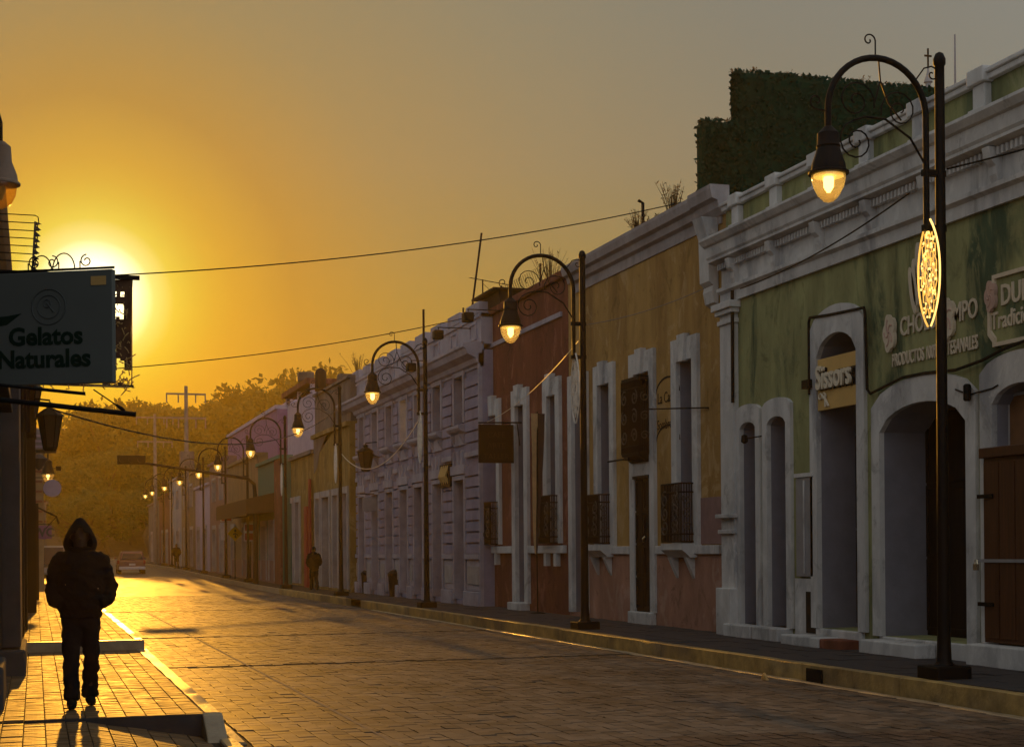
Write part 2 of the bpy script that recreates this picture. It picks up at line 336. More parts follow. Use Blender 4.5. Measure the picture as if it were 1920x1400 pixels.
# far road surface, where the pavers can no longer be told apart
mb = MB(); ys = [62+i*4 for i in range(40)]
for y in ys: mb.add([(-8 if 62 < y < 240 else LX, y, rise(y)+.004), (KX, y, rise(y)+.004)], [])
mb.f = [(2*i, 2*i+1, 2*i+3, 2*i+2) for i in range(len(ys)-1)]
mb.build('far_roadway', M['asphalt'], road)
def paver_mesh(name, lx, ly, m):
    b = MB(); h = .03; e = .004; dr = .0006
    b.add([(-lx/2, -ly/2, -h), (lx/2, -ly/2, -h), (lx/2, ly/2, -h), (-lx/2, ly/2, -h), (-lx/2, -ly/2, -dr), (lx/2, -ly/2, -dr), (lx/2, ly/2, -dr), (-lx/2, ly/2, -dr),
           (-lx/2+e, -ly/2+e, 0), (lx/2-e, -ly/2+e, 0), (lx/2-e, ly/2-e, 0), (-lx/2+e, ly/2-e, 0)],
          [(0, 1, 5, 4), (1, 2, 6, 5), (2, 3, 7, 6), (3, 0, 4, 7), (4, 5, 9, 8), (5, 6, 10, 9), (6, 7, 11, 10), (7, 4, 8, 11), (8, 9, 10, 11)])
    me = bpy.data.meshes.new(name); me.from_pydata(b.v, [], b.f); me.materials.append(m); return me
def in_view(x, y, z):
    p = Vector((x, y, z))-CAM; d = p.dot(_f)
    if d < 1: return None
    px = CX+FPX*p.dot(_r2)/d; py = CY-FPX*p.dot(_u2)/d
    return d if (-15 < px < 1935 and py < 1412) else None
def lay(parent, cells, me_by, name, stuffname, limit=300):
    """cells: (x, y, z, kindkey); nearest in view become single pavers, the rest one joined mesh"""
    seen = sorted((in_view(c[0], c[1], c[2]), i) for i, c in enumerate(cells) if in_view(c[0], c[1], c[2]))
    single = set(i for _, i in seen[:limit]); off = wloc(parent)
    rest = {}
    for i, (x, y, z, kk, *sl_) in enumerate(cells):
        sl_ = sl_[0] if sl_ else 0; tl = (random.gauss(0, .008), random.gauss(0, .010), random.gauss(0, .005)); dz = random.gauss(0, .0018)
        if random.random() < .015: dz -= .006
        if i in single:
            o = bpy.data.objects.new(name, me_by[kk]); COL.objects.link(o); o.parent = parent
            o.location = Vector((x, y, z+dz))-off; o.rotation_euler = (tl[0], tl[1]-math.atan(sl_), tl[2])
        else:
            b = rest.setdefault(kk, MB()); me = me_by[kk]
            b.add([(v.co.x+x, v.co.y+y, v.co.z+z+dz+v.co.y*tl[0]-v.co.x*(tl[1]-sl_)) for v in me.vertices], [tuple(p.vertices) for p in me.polygons if not (p.normal.y > .9 and y > 25)])
    for kk, b in rest.items():
        o = b.build(stuffname, me_by[kk].materials[0], parent, fix=False, kind='stuff')
        o['label'] = 'paving bricks further along, each with open joints'
cells = []; cw, cl_ = .160, .215
x = LX+.24; c = 0
while x < KX-.05:
    y = 10.6+random.random()*.24
    while y < 63:
        jy = y+random.gauss(0, .006)
        if abs(jy-23.32) > .16 and abs(jy-31.6) > .15 and abs(jy-46) > .15:
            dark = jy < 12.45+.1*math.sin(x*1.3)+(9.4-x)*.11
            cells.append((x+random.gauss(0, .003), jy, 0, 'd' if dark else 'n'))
        y += cl_
    x += cw; c += 1
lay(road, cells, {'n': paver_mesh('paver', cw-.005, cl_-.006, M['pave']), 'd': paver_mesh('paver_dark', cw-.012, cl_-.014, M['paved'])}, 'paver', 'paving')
mb = MB(); vs = []
for i in range(60):
    y = 11+i*.6; dx = noise.noise(Vector((0, y*.8, 0)))*.015; vs += [(3.015+dx, y, .0035), (3.045+dx+.01*noise.noise(Vector((4, y*2, 0))), y, .0045)]
mb.add(vs, [(2*i, 2*i+1, 2*i+3, 2*i+2) for i in range(59)]); mb.build('seam_strip', M['conc'], road)
# left sidewalk in three levels
swl = thing('sidewalk', 'narrow brick sidewalk along the shaded left wall, stepping up twice', None, (0, 0, 0)); swl['kind'] = 'structure'
Z2, Z3, YR1, YR2, YE = .2, .34, 14.62, 24.75, 57.0
MB().box(-2.2, 1.5, YR1, YR2, -.02, Z2-.018).build('base', M['bed'], swl)
MB().box(-2.2, 1.5, YR2+.13, YE, -.02, Z3-.018).build('base', M['bed'], swl)
def ramp_z(x): return max(0, min(.185, .185*(1.42-x)/1.05))
mb = MB(); mb.prism_xz([(-2.2, -.04), (1.9, -.04), (1.9, -.02), (1.42, -.018), (.37, .167), (-2.2, .167)], 9, YR1-.002); mb.build('driveway_base', M['bed'], swl)
cells = []; cw2, cl2 = .18, .105
x = -.38; i = 0
while x < 1.47:
    y = YR1+.05+(i % 2)*.05
    while y < YR2-.02: cells.append((x, y, Z2, 'w')); y += cl2
    y = YR2+.2+(i % 2)*.05
    while y < YE-.1: cells.append((x, y, Z3, 'w')); y += cl2
    y = 10.8+(i % 2)*.05
    while y < YR1-.07: cells.append((x, y, ramp_z(x), 'w', 0 if not .37 < x < 1.42 else -.176)); y += cl2
    x += cw2; i += 1
lay(swl, cells, {'w': paver_mesh('sidewalk_brick', cw2-.010, cl2-.012, M['walkp'])}, 'brick', 'brickwork')
def wob_kerb(x0, x1, y0, y1, z0, z1, m, parent, name='kerb_stone', dz=0):
    b = MB(); n = max(2, int((y1-y0)/.35)); vs = []
    pr = [(x0, z0), (x0, z1-.012), (x0+.012, z1), (x1-.025, z1), (x1, z1-.025), (x1+.012, z0)]
    for i in range(n+1):
        y = y0+(y1-y0)*i/n
        for (px, pz) in pr:
            jx = noise.noise(Vector((px*9, y*2.1, pz*7)))*.012; jz = noise.noise(Vector((px*9+5, y*1.7, pz*5)))*.010
            vs.append((px+jx, y, pz+(jz if pz > z0 else 0)+dz))
    q = len(pr); fs = [(i*q+j, i*q+(j+1) % q, (i+1)*q+(j+1) % q, (i+1)*q+j) for i in range(n) for j in range(q)]+[tuple(range(q)), tuple(reversed(range(n*q, n*q+q)))]
    b.add(vs, fs); return b.build(name, m, parent, smooth=True)
lk = thing('kerb', 'pale left kerb glowing where the low sun skims it', None); lk['kind'] = 'structure'
y = YR1
while y < YR2-.2:
    wob_kerb(1.49, LX, y+.006, min(y+2.03, YR2-.05)-.006, -.02, Z2+.012, M['kerb'], lk); y += 2.03
y = YR2+.13
while y < YE:
    wob_kerb(1.47, 1.62, y+.006, min(y+2.1, YE)-.006, -.02, Z3+.012, M['kerb'], lk); y += 2.1
MB().box(-.5, 1.615, YR2-.02, YR2+.125, -.01, Z3+.012).build('step', M['kerb'], lk, bevel=.015)
MB().box(-.5, 1.615, YE, YE+.15, 0, Z3+.015).build('step', M['kerb'], lk, bevel=.015)
MB().prism_yz([(YR1-.003, -.02), (YR1-.003, Z2+.012), (YR1-.10, Z2-.01), (YR1-.44, .03), (YR1-.50, -.02)], 1.47, 1.655).build('kerb_end', M['kerb'], lk, bevel=.012, label='grey sloping kerb end at the driveway')
MB().prism_xz([(-.1, .0), (1.468, .0), (1.468, Z2+.004), (-.1, Z2+.004)], YR1-.05, YR1-.003).build('riser', M['slab'], lk)
wob_kerb(1.56, 1.72, 9.5, 14.05, -.02, .03, M['kerb'], lk, 'gutter_strip')
wob_kerb(1.675, 1.80, 13.9, 60, -.02, .012, M['kerb'], lk, 'gutter_strip')
# right sidewalk and kerb
swr = thing('sidewalk', 'dark slab sidewalk along the painted house fronts', None); swr['kind'] = 'structure'
mb = MB()
for i in range(0, 27):
    y0 = 8+i*8; mb.add([(KX+.16, y0, ZS+rise(y0)), (14, y0, ZS+rise(y0)), (14, y0+8, ZS+rise(y0+8)), (KX+.16, y0+8, ZS+rise(y0+8))], [(0, 1, 2, 3)])
mb.build('base', M['bed'], swr)
mb2 = []; y = 9.0
sl = paver_mesh('paving_slab', .49, .49, M['slab'])
cells = []
yy = 9.2
while yy < 52:
    for i in range(4):
        xx = KX+.43+i*.5
        if xx < 11.45: cells.append((xx, yy+(i % 2)*.25, ZS+.016, 's'))
    yy += .5
lay(swr, cells, {'s': sl}, 'paving_slab', 'paving')
rk = thing('kerb', 'worn yellow painted kerb below the house fronts', None); rk['kind'] = 'structure'
y = 8.5; k = 0
while y < 62:
    if abs(y-18.2) < .01: pass
    L_ = 2.35
    if not (44.2 < y < 46.2):
        wob_kerb(-KX-.17, -KX, y+.007, y+L_-.007, -.03, ZS+.018, M['kerby'], rk) if False else None
        b = wob_kerb(KX, KX+.17, y+.007, y+L_-.007, -.03, ZS+.018, M['kerby'], rk)
    y += L_; k += 1
mb = MB()
for i in range(60): 
    y0 = 62+i*2.5; mb.add([(KX, y0, rise(y0)-.02), (KX, y0, rise(y0)+ZS), (KX+.2, y0, rise(y0)+ZS)], [])
mb.f = [(3*i+j, 3*i+j+1, 3*i+4+j, 3*i+3+j) for i in range(59) for j in (0, 1)]
mb.build('far_kerb', M['kerb'], rk)
wob_kerb(KX-.16, KX-.03, 12, 44, -.02, .010, M['kerb'], rk, 'gutter_strip')
tag(MB().box(KX-.02, KX+.1, 17.35, 17.75, .0, .17).build('drain_gap_shade', M['black']), 'black block giving the shade of a drain gap in the yellow kerb', 'drain')  # solid black block at the kerb face paints in the dark of the gap
tag(MB().prism_yz([(17.95, .01), (18.12, .01), (18.06, .10)], 8.93, 8.96).build('paper_scrap', M['lace']), 'small bright paper scrap standing in the gutter', 'litter')
# ------------------------------------------------------------------ facade toolkit
def opening(X, xl, xr, yb, yt, arch=0., z0=None, z1=None):
    xm = (xl+xr)/2
    return dict(y0=FY(xr, X), y1=FY(xl, X), z0=onx(xm, yb, X).z if z0 is None else z0, z1=onx(xm, yt, X).z if z1 is None else z1, arch=arch)
def arch_path(o, grow=0., n=10, growz=None, base=0.):
    """points from the near foot over the head to the far foot; arch = rise of a segmental head"""
    gzz = grow if growz is None else growz
    y0, y1, z0, z1, a = o['y0']-grow, o['y1']+grow, o['z0']-base, o['z1']+gzz, o['arch']
    zs = z1-a; pts = [(y0, z0), (y0, zs)]
    if a > 0:
        w_ = y1-y0
        for i in range(1, n):
            t = i/n; pts.append((y0+w_*t, zs+a*(1-(2*t-1)**2)**.62))
    pts += [(y1, zs), (y1, z0)]
    return pts
def wall_with(name, m, parent, X, T, y0, y1, z0, z1, ops, cut=.04):
    mb = MB(); cs = []
    for o in ops:
        c = dict(o); c['y0'] -= cut; c['y1'] += cut; c['z1'] += cut; cs.append(c)
    br = sorted(set([y0, y1]+[v for c in cs for v in (c['y0'], c['y1']) if y0 < v < y1]))
    for a, b in zip(br[:-1], br[1:]):
        if b-a < 1e-4: continue
        ins = sorted([c for c in cs if c['y0'] < (a+b)/2 < c['y1']], key=lambda c: c['z0']); z = z0; cur_poly = None
        for c in ins:
            bot = c['z0']
            if bot > z+.001:
                if cur_poly: mb.prism_yz(cur_poly+[(b, bot), (a, bot)], X, X+T)
                else: mb.box(X, X+T, a, b, z, bot)
            z = c['z1']; cur_poly = None
            if c['arch'] > 0:
                ap = [p for p in arch_path(c)[1:-1]]; cur_poly = ap if abs(c['y0']-a) < 1e-3 and abs(c['y1']-b) < 1e-3 else None
                if cur_poly: cur_poly = list(cur_poly)
        if z1 > z+.001:
            if cur_poly: mb.prism_yz(cur_poly+[(b, z1), (a, z1)], X, X+T)
            else: mb.box(X, X+T, a, b, z, z1)
    # cur_poly runs near to far, then back along the top
    return mb.build(name, m, parent)
def surround(name, m, parent, X, o, w_=.14, top=None, proud=.05, depth=.5, reveal=None, ears=0):
    inn = arch_path(o); out_ = arch_path(o, w_, growz=(w_ if top is None else top))
    f = MB().ring_yz(inn, out_, X-proud, X+.02).build(name, m, parent)
    ro_ = dict(o); MB().ring_yz(arch_path(o), arch_path(o, .06), X+.021, X+depth).build('reveal', reveal or m, parent)
    return f
def leaf_door(name, m, parent, X, o, panels=2, th=.05):
    y0, y1, z0, z1 = o['y0']-.03, o['y1']+.03, o['z0'], o['z1']+.03
    d = MB().box(X, X+th, y0, y1, z0, z1).build(name, m, parent)
    mb = MB(); n = 2; ww = (y1-y0-.06)/n
    for i in range(n):
        a = y0+.03+i*ww
        for k in range(panels):
            hh = (z1-z0-.1)/panels; zz = z0+.05+k*hh
            ii = [(a+.07, zz+.07), (a+ww-.07, zz+.07), (a+ww-.07, zz+hh-.07), (a+.07, zz+hh-.07)]; oo = [(a+.02, zz+.02), (a+ww-.02, zz+.02), (a+ww-.02, zz+hh-.02), (a+.02, zz+hh-.02)]
            mb.ring_yz(ii, oo, X-.025, X-.002, closed=True)
    mb.build('panel_frame', m, d)
    return d
def glazed(parent, X, o, m=None, nv=2, nh=4, frame=None):
    y0, y1, z0, z1 = o['y0']-.02, o['y1']+.02, o['z0'], o['z1']
    f = MB(); wd = .045
    for i in range(nv+1):
        y = y0+(y1-y0)*i/nv; f.box(X-.02, X+.03, y-wd/2, y+wd/2, z0, z1)
    fr = f.build('window_frame', frame or M['white'], parent)
    b2 = MB()
    for k in range(nh+1):
        z = z0+(z1-z0)*k/nh; b2.box(X-.018, X+.028, y0, y1, z-.018, z+.018)
    b2.build('glazing_bar', frame or M['white'], fr)
    for i in range(nv):
        a = y0+(y1-y0)*i/nv; b = y0+(y1-y0)*(i+1)/nv
        MB().box(X+.004, X+.010, a+wd/2, b-wd/2, z0, z1).build('pane', m or M['pane'], fr)
def cornice(name, m, parent, X, prof, y0, y1, bevel=0):
    """prof: list of (projection, z) from bottom to top, closed back to the wall"""
    poly = [(X+.05, prof[0][1])]+[(X-p, z) for p, z in prof]+[(X+.05, prof[-1][1])]
    return MB().prism_xz(poly, y0, y1).build(name, m, parent)
def body(parent, X, y0, y1, z1, m, depth=9, z0=0.):
    """the mass of the house behind its front wall"""
    return MB().box(X+.9, X+depth, y0+.02, y1-.02, z0, z1-.35).build('roof', m, parent)
def stepstone(parent, m, x0, x1, y0, y1, z0, z1, name='step'): return MB().box(x0, x1, y0, y1, z0, z1).build(name, m, parent, bevel=.02)
# ------------------------------------------------------------------ green house
X = 11.5
gh = thing('green_house', 'long olive green shop front with white cornice and panelled parapet', 'building', (X, 18, ZS))
opA = opening(X, 1393, 1422, 1168, 791, .10); opB = opening(X, 1444, 1479, 1173, 780, .12)
opS = opening(X, 1538, 1613, 1178, 622, .32); opW = opening(X, 1656, 1818, 1190, 752, .34)
opR = opening(X, 1868, 1975, 1222, 716, .22)
for o in (opA, opB): o['z0'] = .42
opS['z0'] = .47; opW['z0'] = .44; opR['z0'] = .48
GY0, GY1 = 9.0, 24.62
wall_with('wall', M['green'], gh, X, .85, GY0, GY1, 0, 6.15, [opA, opB, opS, opW, opR])
body(gh, X, GY0, GY1, 7.2, M['cement'])
for o, w_, tp in ((opA, .16, .30), (opB, .17, .30), (opS, .22, .42), (opW, .22, .36), (opR, .26, .40)):
    surround('door_surround', M['white'], gh, X, o, w_, tp, .06, .8, M['lavreveal'])
for o, mm, dp in ((opA, 'greydoor', .55), (opB, 'greydoor', .55), (opS, 'darkwood', .62), (opW, 'darkwood', .70)):
    leaf_door('door', M[mm], gh, X+dp, o, 3)
# threshold steps
stepstone(gh, M['white'], X-.28, X+.6, opA['y0']-.2, opA['y1']+.25, ZS, .42)
stepstone(gh, M['white'], X-.28, X+.6, opB['y0']-.1, opB['y1']+.15, ZS, .42)
stepstone(gh, M['white'], X-.05, X+.6, opS['y0']-.1, opS['y1']+.1, ZS, .468)
stepstone(gh, M['white'], X-.42, X-.06, opS['y0']+.55, opS['y1']+.55, ZS, .36)
stepstone(gh, M['terra'], X-.40, X-.06, opS['y0']-.05, opS['y0']+.54, ZS, .35)
stepstone(gh, M['white'], X-.03, X+.7, opW['y0']-.1, opW['y1']+.1, ZS, .438)
stepstone(gh, M['white'], X-.36, X-.04, opW['y0']+.75, opW['y1']+.1, ZS, .40)
stepstone(gh, M['white'], X-.3, X+.6, opR['y0']-.2, opR['y1']+.25, ZS, .478)
# right hand boarded door with closed shutters under a glazed fanlight
ds = MB().box(X-.10, X+.02, opR['y0']-.1, opR['y1']+.12, .5, 2.82).build('shutter_door', M['brownwood'], gh)
nb = 4; wy = (opR['y1']-opR['y0']+.18)/nb
for i in range(nb):
    MB().box(X-.125, X-.101, opR['y0']-.08+i*wy+.012, opR['y0']-.08+(i+1)*wy-.012, .56, 2.74).build('plank', M['brownwood'], ds)
MB().box(X-.15, X+.0, opR['y0']-.14, opR['y1']+.16, 2.80, 2.93).build('door_head', M['brownwood'], gh, bevel=.012)
hb = MB().box(X-.15, X-.126, opR['y0']-.1, opR['y1']+.2, 1.50, 1.54).build('lock_bar', M['zinc'], ds)
for z in (.95, 2.30):
    MB().box(X-.15, X-.126, opR['y1']-.12, opR['y1']+.2, z, z+.05).build('hinge', M['iron'], ds)
mb = MB().box(X-.2, X-.165, opR['y1']+.14, opR['y1']+.22, 1.40, 1.48); mb.tube([(X-.18, opR['y1']+.155, 1.48), (X-.18, opR['y1']+.16, 1.53), (X-.18, opR['y1']+.2, 1.53), (X-.18, opR['y1']+.205, 1.48)], .008, 6)
mb.build('padlock', M['padlock'], ds)
fl = dict(opR); fl['z0'] = 2.94; fl['z1'] = opR['z1']-.1
MB().box(X+.25, X+.29, fl['y0']-.05, fl['y1']+.05, 2.7, opR['z1']+.05).build('fanlight_back', M['lavreveal'], gh)
glazed(gh, X+.2, fl, M['curtain'], 3, 1)
# pilaster at the far end
PY0, PY1 = 24.10, 24.62
MB().box(X-.10, X+.0, PY0, PY1, .2, 5.9).build('pilaster', M['white'], gh)
MB().box(X-.20, X+.0, PY0-.02, PY1+.05, .2, 1.02).build('pilaster_base', M['white'], gh, bevel=.02)
for z, p in ((1.95, .06), (2.22, .10)): MB().box(X-.10-p, X, PY0-p/2, PY1+p/2, z, z+.07).build('pilaster_band', M['white'], gh, bevel=.01)
for z0_, z1_, p in ((5.55, 5.63, .04), (5.72, 5.80, .07), (5.80, 5.92, .12)): MB().box(X-.10-p, X, PY0-p, PY1+p, z0_, z1_).build('capital', M['white'], gh, bevel=.012)
CY0, CY1 = GY0, GY1+.06
cornice('architrave', M['white'], gh, X, [(.06, 5.93), (.06, 6.10), (.13, 6.14), (.13, 6.20)], CY0, CY1)
cornice('frieze', M['white'], gh, X, [(.04, 6.20), (.04, 6.62)], CY0, CY1-.02)
cornice('cornice', M['white'], gh, X, [(.10, 6.63), (.24, 6.67), (.24, 6.71), (.27, 6.75), (.29, 6.92), (.34, 6.94), (.41, 7.02), (.41, 7.06), (.25, 7.10)], CY0, CY1+.12)
mb = MB(); yy = GY0
while yy < GY1: mb.box(X-.14, X-.03, yy, yy+.045, 6.52, 6.62); yy += .095
mb.build('dentil_course', M['white'], gh)
yb = 24.05
while yb > GY0:
    a = .075
    prof = [(X-.03, 6.16), (X-.10, 6.20), (X-.13, 6.30), (X-.13, 6.40), (X-.20, 6.47), (X-.24, 6.63), (X-.03, 6.63)]
    MB().prism_xz(prof, yb-a, yb+a).build('bracket', M['white'], gh, bevel=.01)
    yb -= 1.50
# parapet
MB().box(X-.02, X+.35, GY0, GY1-.12, 7.10, 7.52).build('parapet', M['greenpanel'], gh)
MB().box(X-.10, X+.40, GY0, GY1-.08, 7.52, 7.60).build('coping', M['white'], gh, bevel=.015)
MB().box(X-.14, X+.44, GY0, GY1-.06, 7.60, 7.66).build('coping', M['white'], gh, bevel=.015)
yb = 23.95
while yb > GY0:
    MB().box(X-.12, X, yb-.13, yb+.13, 7.10, 7.50).build('pier', M['white'], gh, bevel=.012)
    MB().box(X-.17, X, yb-.17, yb+.17, 7.10, 7.20).build('pier_base', M['white'], gh, bevel=.012)
    MB().box(X-.18, X+.46, yb-.18, yb+.18, 7.505, 7.70).build('pier_cap', M['white'], gh, bevel=.015)
    yb -= 1.42
# meter cabinet between the doors, with a black plate for the recess shade
ya, yb_ = FY(1530, X), FY(1498, X)
cb = MB().box(X-.06, X+.02, ya, yb_, 1.25, 2.80).build('meter_cabinet', M['zinc'], gh, bevel=.01)
MB().box(X-.075, X-.062, (ya+yb_)/2-.015, (ya+yb_)/2+.015, 1.3, 2.75).build('cabinet_seam', M['white'], cb)
MB().box(X-.08, X-.061, ya-.02, yb_+.02, 2.80, 2.86).build('cabinet_lip', M['white'], cb)
MB().box(X-.035, X+.02, ya-.05, yb_+.1, .2, 1.22).build('white_patch', M['white'], gh)
MB().box(X-.045, X-.036, FY(1532, X), FY(1514, X), .38, 1.02).build('recess_shade_plate', M['signblack'], gh)  # flat black plate on the wall, its colour stands in for the recess shade
MB().box(X-.12, X-.0, FY(1531, X), FY(1517, X), onx(1524, 728, X).z, onx(1524, 712, X).z).build('house_number_box', M['iron'], gh)
# black conduit that frames the barber door and loops over the arches
def fp(px, py, dx=-.07): p = onx(px, py, X); return (X+dx, p.y, p.z)
mb = MB().tube([fp(1525, 740), fp(1524, 605), fp(1526, 596), fp(1560, 591), fp(1628, 577), fp(1630, 590), fp(1634, 730), fp(1640, 738), fp(1660, 728), fp(1700, 708), fp(1740, 700), fp(1800, 694), fp(1850, 676), fp(1890, 655), fp(1960, 628)], .022, 6)
mb.build('conduit', M['iron'], gh)
MB().tube([fp(1800, 730), fp(1826, 740), fp(1870, 728), fp(1880, 722)], .010, 6).build('conduit', M['iron'], gh)
MB().tube([fp(1385, 545, -.12), fp(1386, 755, -.12)], .03, 6).build('drain_pipe', M['iron'], gh)
mb = MB().lathe((X-.12, FY(1830, X), onx(1830, 752, X).z), [(.03, 0), (.05, .02), (.05, .2), (.03, .22)], 10); mb.build('wall_spot', M['iron'], gh)
mb = MB().tube([(X-.02, 23.2, 3.55), (X-.3, 23.2, 3.5)], .012, 6); mb.lathe((X-.33, 23.2, 3.42), [(.02, 0), (.06, .03), (.05, .13), (.02, .15)], 10)
tag(mb.build('security_camera', M['iron']), 'small dark camera between the two narrow arched doors', 'camera')
# signs on the green house
sg = thing('shop_sign', 'tan board with raised cream letters over the tall dark barber doorway', 'sign', (X, (opS['y0']+opS['y1'])/2, 4.2))
zb, zt = 3.79, 4.57
MB().box(X-.03, X+.03, opS['y0']-.02, opS['y1']+.02, zb, zt).build('board', M['signtan'], sg)
MB().box(X-.035, X-.031, opS['y0']-.0, opS['y0']+.62, 4.08, 4.36).build('dark_band', M['signblack'], sg)
textobj('Sissors', .50, .05, M['signlight'], 'lettering', sg, (X-.04, opS['y1']-.02, 4.11), bold=.008, sx=.76)
textobj('Sissors', .50, .02, M['signblack'], 'letter_shade', sg, (X-.031, opS['y1']-.065, 4.095), bold=.014, sx=.76)
mb = MB()
for s in (-1, 1):
    mb.tube([(X-.05, opS['y1']-.22+s*.06, 4.02), (X-.05, opS['y1']-.27, 3.95), (X-.05, opS['y1']-.32-s*.05, 3.83)], .018, 6)
    mb.tube(spiral((X-.05, opS['y1']-.17+s*.06, 4.0), .045, 1, 0, 'yz', 10, 1), .012, 5)
mb.build('comb_emblem', M['signlight'], sg)
def flower(parent, X, yc, zc, r, m, name='flower_emblem', rays=5):
    pts = []; n = 50
    for i in range(n):
        a = 2*math.pi*i/n; rr = r*(.82+.20*abs(math.cos(a*rays/2))); pts.append((yc+rr*math.cos(a)*.58, zc+rr*math.sin(a)))
    o = MB().prism_yz(pts, X-.06, X-.012).build(name, m, parent)
    mb = MB()
    for k_ in range(rays):
        a0 = 2*math.pi*k_/rays; mb.tube([(X-.062, yc+.58*r*t*math.cos(a0+1.6*t)*.85, zc+r*t*math.sin(a0+1.6*t)*.85) for t in (.06, .25, .45, .65, .85)], r*.045, 5)
    mb.build('petal_line', M['carvedr'], o)
cs = thing('shop_sign', 'raised cream letters and two flower emblems on the green wall above the wide arch', 'sign', (X, 18.6, 4.8))
p0 = onx(1688, 645, X)
textobj('CHOLUCAMPO', .36, .016, M['carved'], 'lettering', cs, (X-.012, p0.y-.03, 4.62), bold=.004, sx=.74)
textobj('PRODUCTOS 100% ARTESANALES', .25, .016, M['carved'], 'lettering', cs, (X-.012, FY(1677, X), 4.22), bold=.004, sx=.545)
flower(cs, X, FY(1675, X), onx(1677, 624, X).z, .27, M['carved']); flower(cs, X, FY(1784, X), onx(1784, 598, X).z, .29, M['carved'])
mb = MB()
for py, tilt, yy_ in ((530, .25, 1722), (500, .12, 1728), (545, .4, 1717)):
    p = onx(yy_, py, X); pts = []
    for i in range(16):
        a = 2*math.pi*i/16; u_, v_ = .07*math.cos(a), .33*math.sin(a); pts.append((p.y+u_+tilt*v_*.5, p.z+v_))
    MB().prism_yz(pts, X-.06, X-.012).build('leaf_emblem', M['carved'], cs)
dsn = thing('shop_sign', 'sweet shop sign with scalloped cream border and flower on the green wall', 'sign', (X, 15.6, 4.9))
yA, zA, zB = FY(1860, X), onx(1862, 652, X).z, onx(1862, 518, X).z
def plaque(yn, yf, z0_, z1_, c): return [(yn, z0_), (yf-c, z0_), (yf-c, z0_+c*.6), (yf, z0_+c*1.6), (yf, z1_-c*1.6), (yf-c, z1_-c*.6), (yf-c, z1_), (yn, z1_)]
yN = yA-2.3
MB().ring_yz(plaque(yN+.05, yA-.05, zA+.05, zB-.05, .1), plaque(yN, yA, zA, zB, .1), X-.05, X-.01, closed=True).build('border', M['carved'], dsn)
MB().prism_yz(plaque(yN+.05, yA-.05, zA+.05, zB-.05, .1), X-.015, X-.003).build('board', M['green'], dsn)
flower(dsn, X-.01, FY(1867, X), onx(1867, 555, X).z, .2, M['carvedr'])
textobj('DULCERIA', .36, .018, M['carved'], 'lettering', dsn, (X-.016, FY(1882, X), onx(1882, 572, X).z), bold=.006, sx=.82)
textobj('Tradicionales', .30, .016, M['carved'], 'lettering', dsn, (X-.016, FY(1864, X), onx(1864, 618, X).z), bold=.004, sx=.78)
# ------------------------------------------------------------------ yellow house
X = 11.6
yh = thing('yellow_house', 'tall plain ochre house with white framed openings and salmon dado', 'building', (X, 29, ZS))
YA, YB = 24.70, 33.15
y1_ = opening(X, 1126, 1148, 1022, 722, 0, z0=1.75, z1=5.2); y2_ = opening(X, 1194, 1223, 1150, 700, 0, z0=.45, z1=5.2)
y3_ = opening(X, 1275, 1304, 1020, 680, 0, z0=1.75, z1=5.2); y0_ = opening(X, 1077, 1098, 1175, 697, 0, z0=.3, z1=5.3)
wall_with('wall', M['yellow'], yh, X, .7, YA, YB, 1.66, 7.7, [y1_, y2_, y3_, y0_])
wall_with('dado', M['salmon'], yh, X-.02, .7, YA, YB, 0, 1.659, [dict(y2_), dict(y0_)])
body(yh, X, YA, YB, 7.7, M['cement'])
bd = [YA]+[v for o in (y3_, y2_, y1_, y0_) for v in (o['y0']-.15, o['y1']+.15)]+[YB]
for a, b in ((YA+.3, y2_['y0']-.3), (y2_['y1']+.3, y0_['y0']-.3)): MB().box(X-.08, X, a, b, 1.60, 1.76).build('dado_band', M['white'], yh, bevel=.012)
for o, tp in ((y0_, .30), (y1_, .42), (y2_, .42), (y3_, .42)):
    surround('window_surround' if o['z0'] > 1 else 'door_surround', M['white'], yh, X, o, .25, tp, .07, .6, M['lavreveal'])
    yc = (o['y0']+o['y1'])/2
    MB().prism_yz([(yc-.10, o['z1']-.02), (yc+.10, o['z1']-.02), (yc+.18, o['z1']+tp+.06), (yc-.18, o['z1']+tp+.06)], X-.13, X-.02).build('keystone', M['white'], yh)
leaf_door('door', M['darkwood'], yh, X+.4, y0_, 3); leaf_door('window_shutter', M['greydoor'], yh, X+.42, y1_, 3); leaf_door('window_shutter', M['greydoor'], yh, X+.42, y3_, 3)
d2 = dict(y2_); d2['z1'] = 3.12; leaf_door('door', M['darkwood'], yh, X-.02, d2, 4)
MB().box(X-.06, X+.3, y2_['y0']-.02, y2_['y1']+.02, 3.16, 3.42).build('door_lintel', M['white'], yh)
MB().box(X-.10, X+.3, y2_['y0'], y2_['y1'], 3.1, 3.16).build('door_lintel', M['darkwood'], yh)
stepstone(yh, M['white'], X-.15, X+.5, y2_['y0']-.2, y2_['y1']+.2, ZS, .45)
mb = MB().tube([(X-.09, d2['y0']+.15, 1.95), (X-.12, d2['y0']+.22, 1.9), (X-.09, d2['y0']+.25, 1.85)], .02, 6); mb.build('door_handle', M['padlock'], yh)
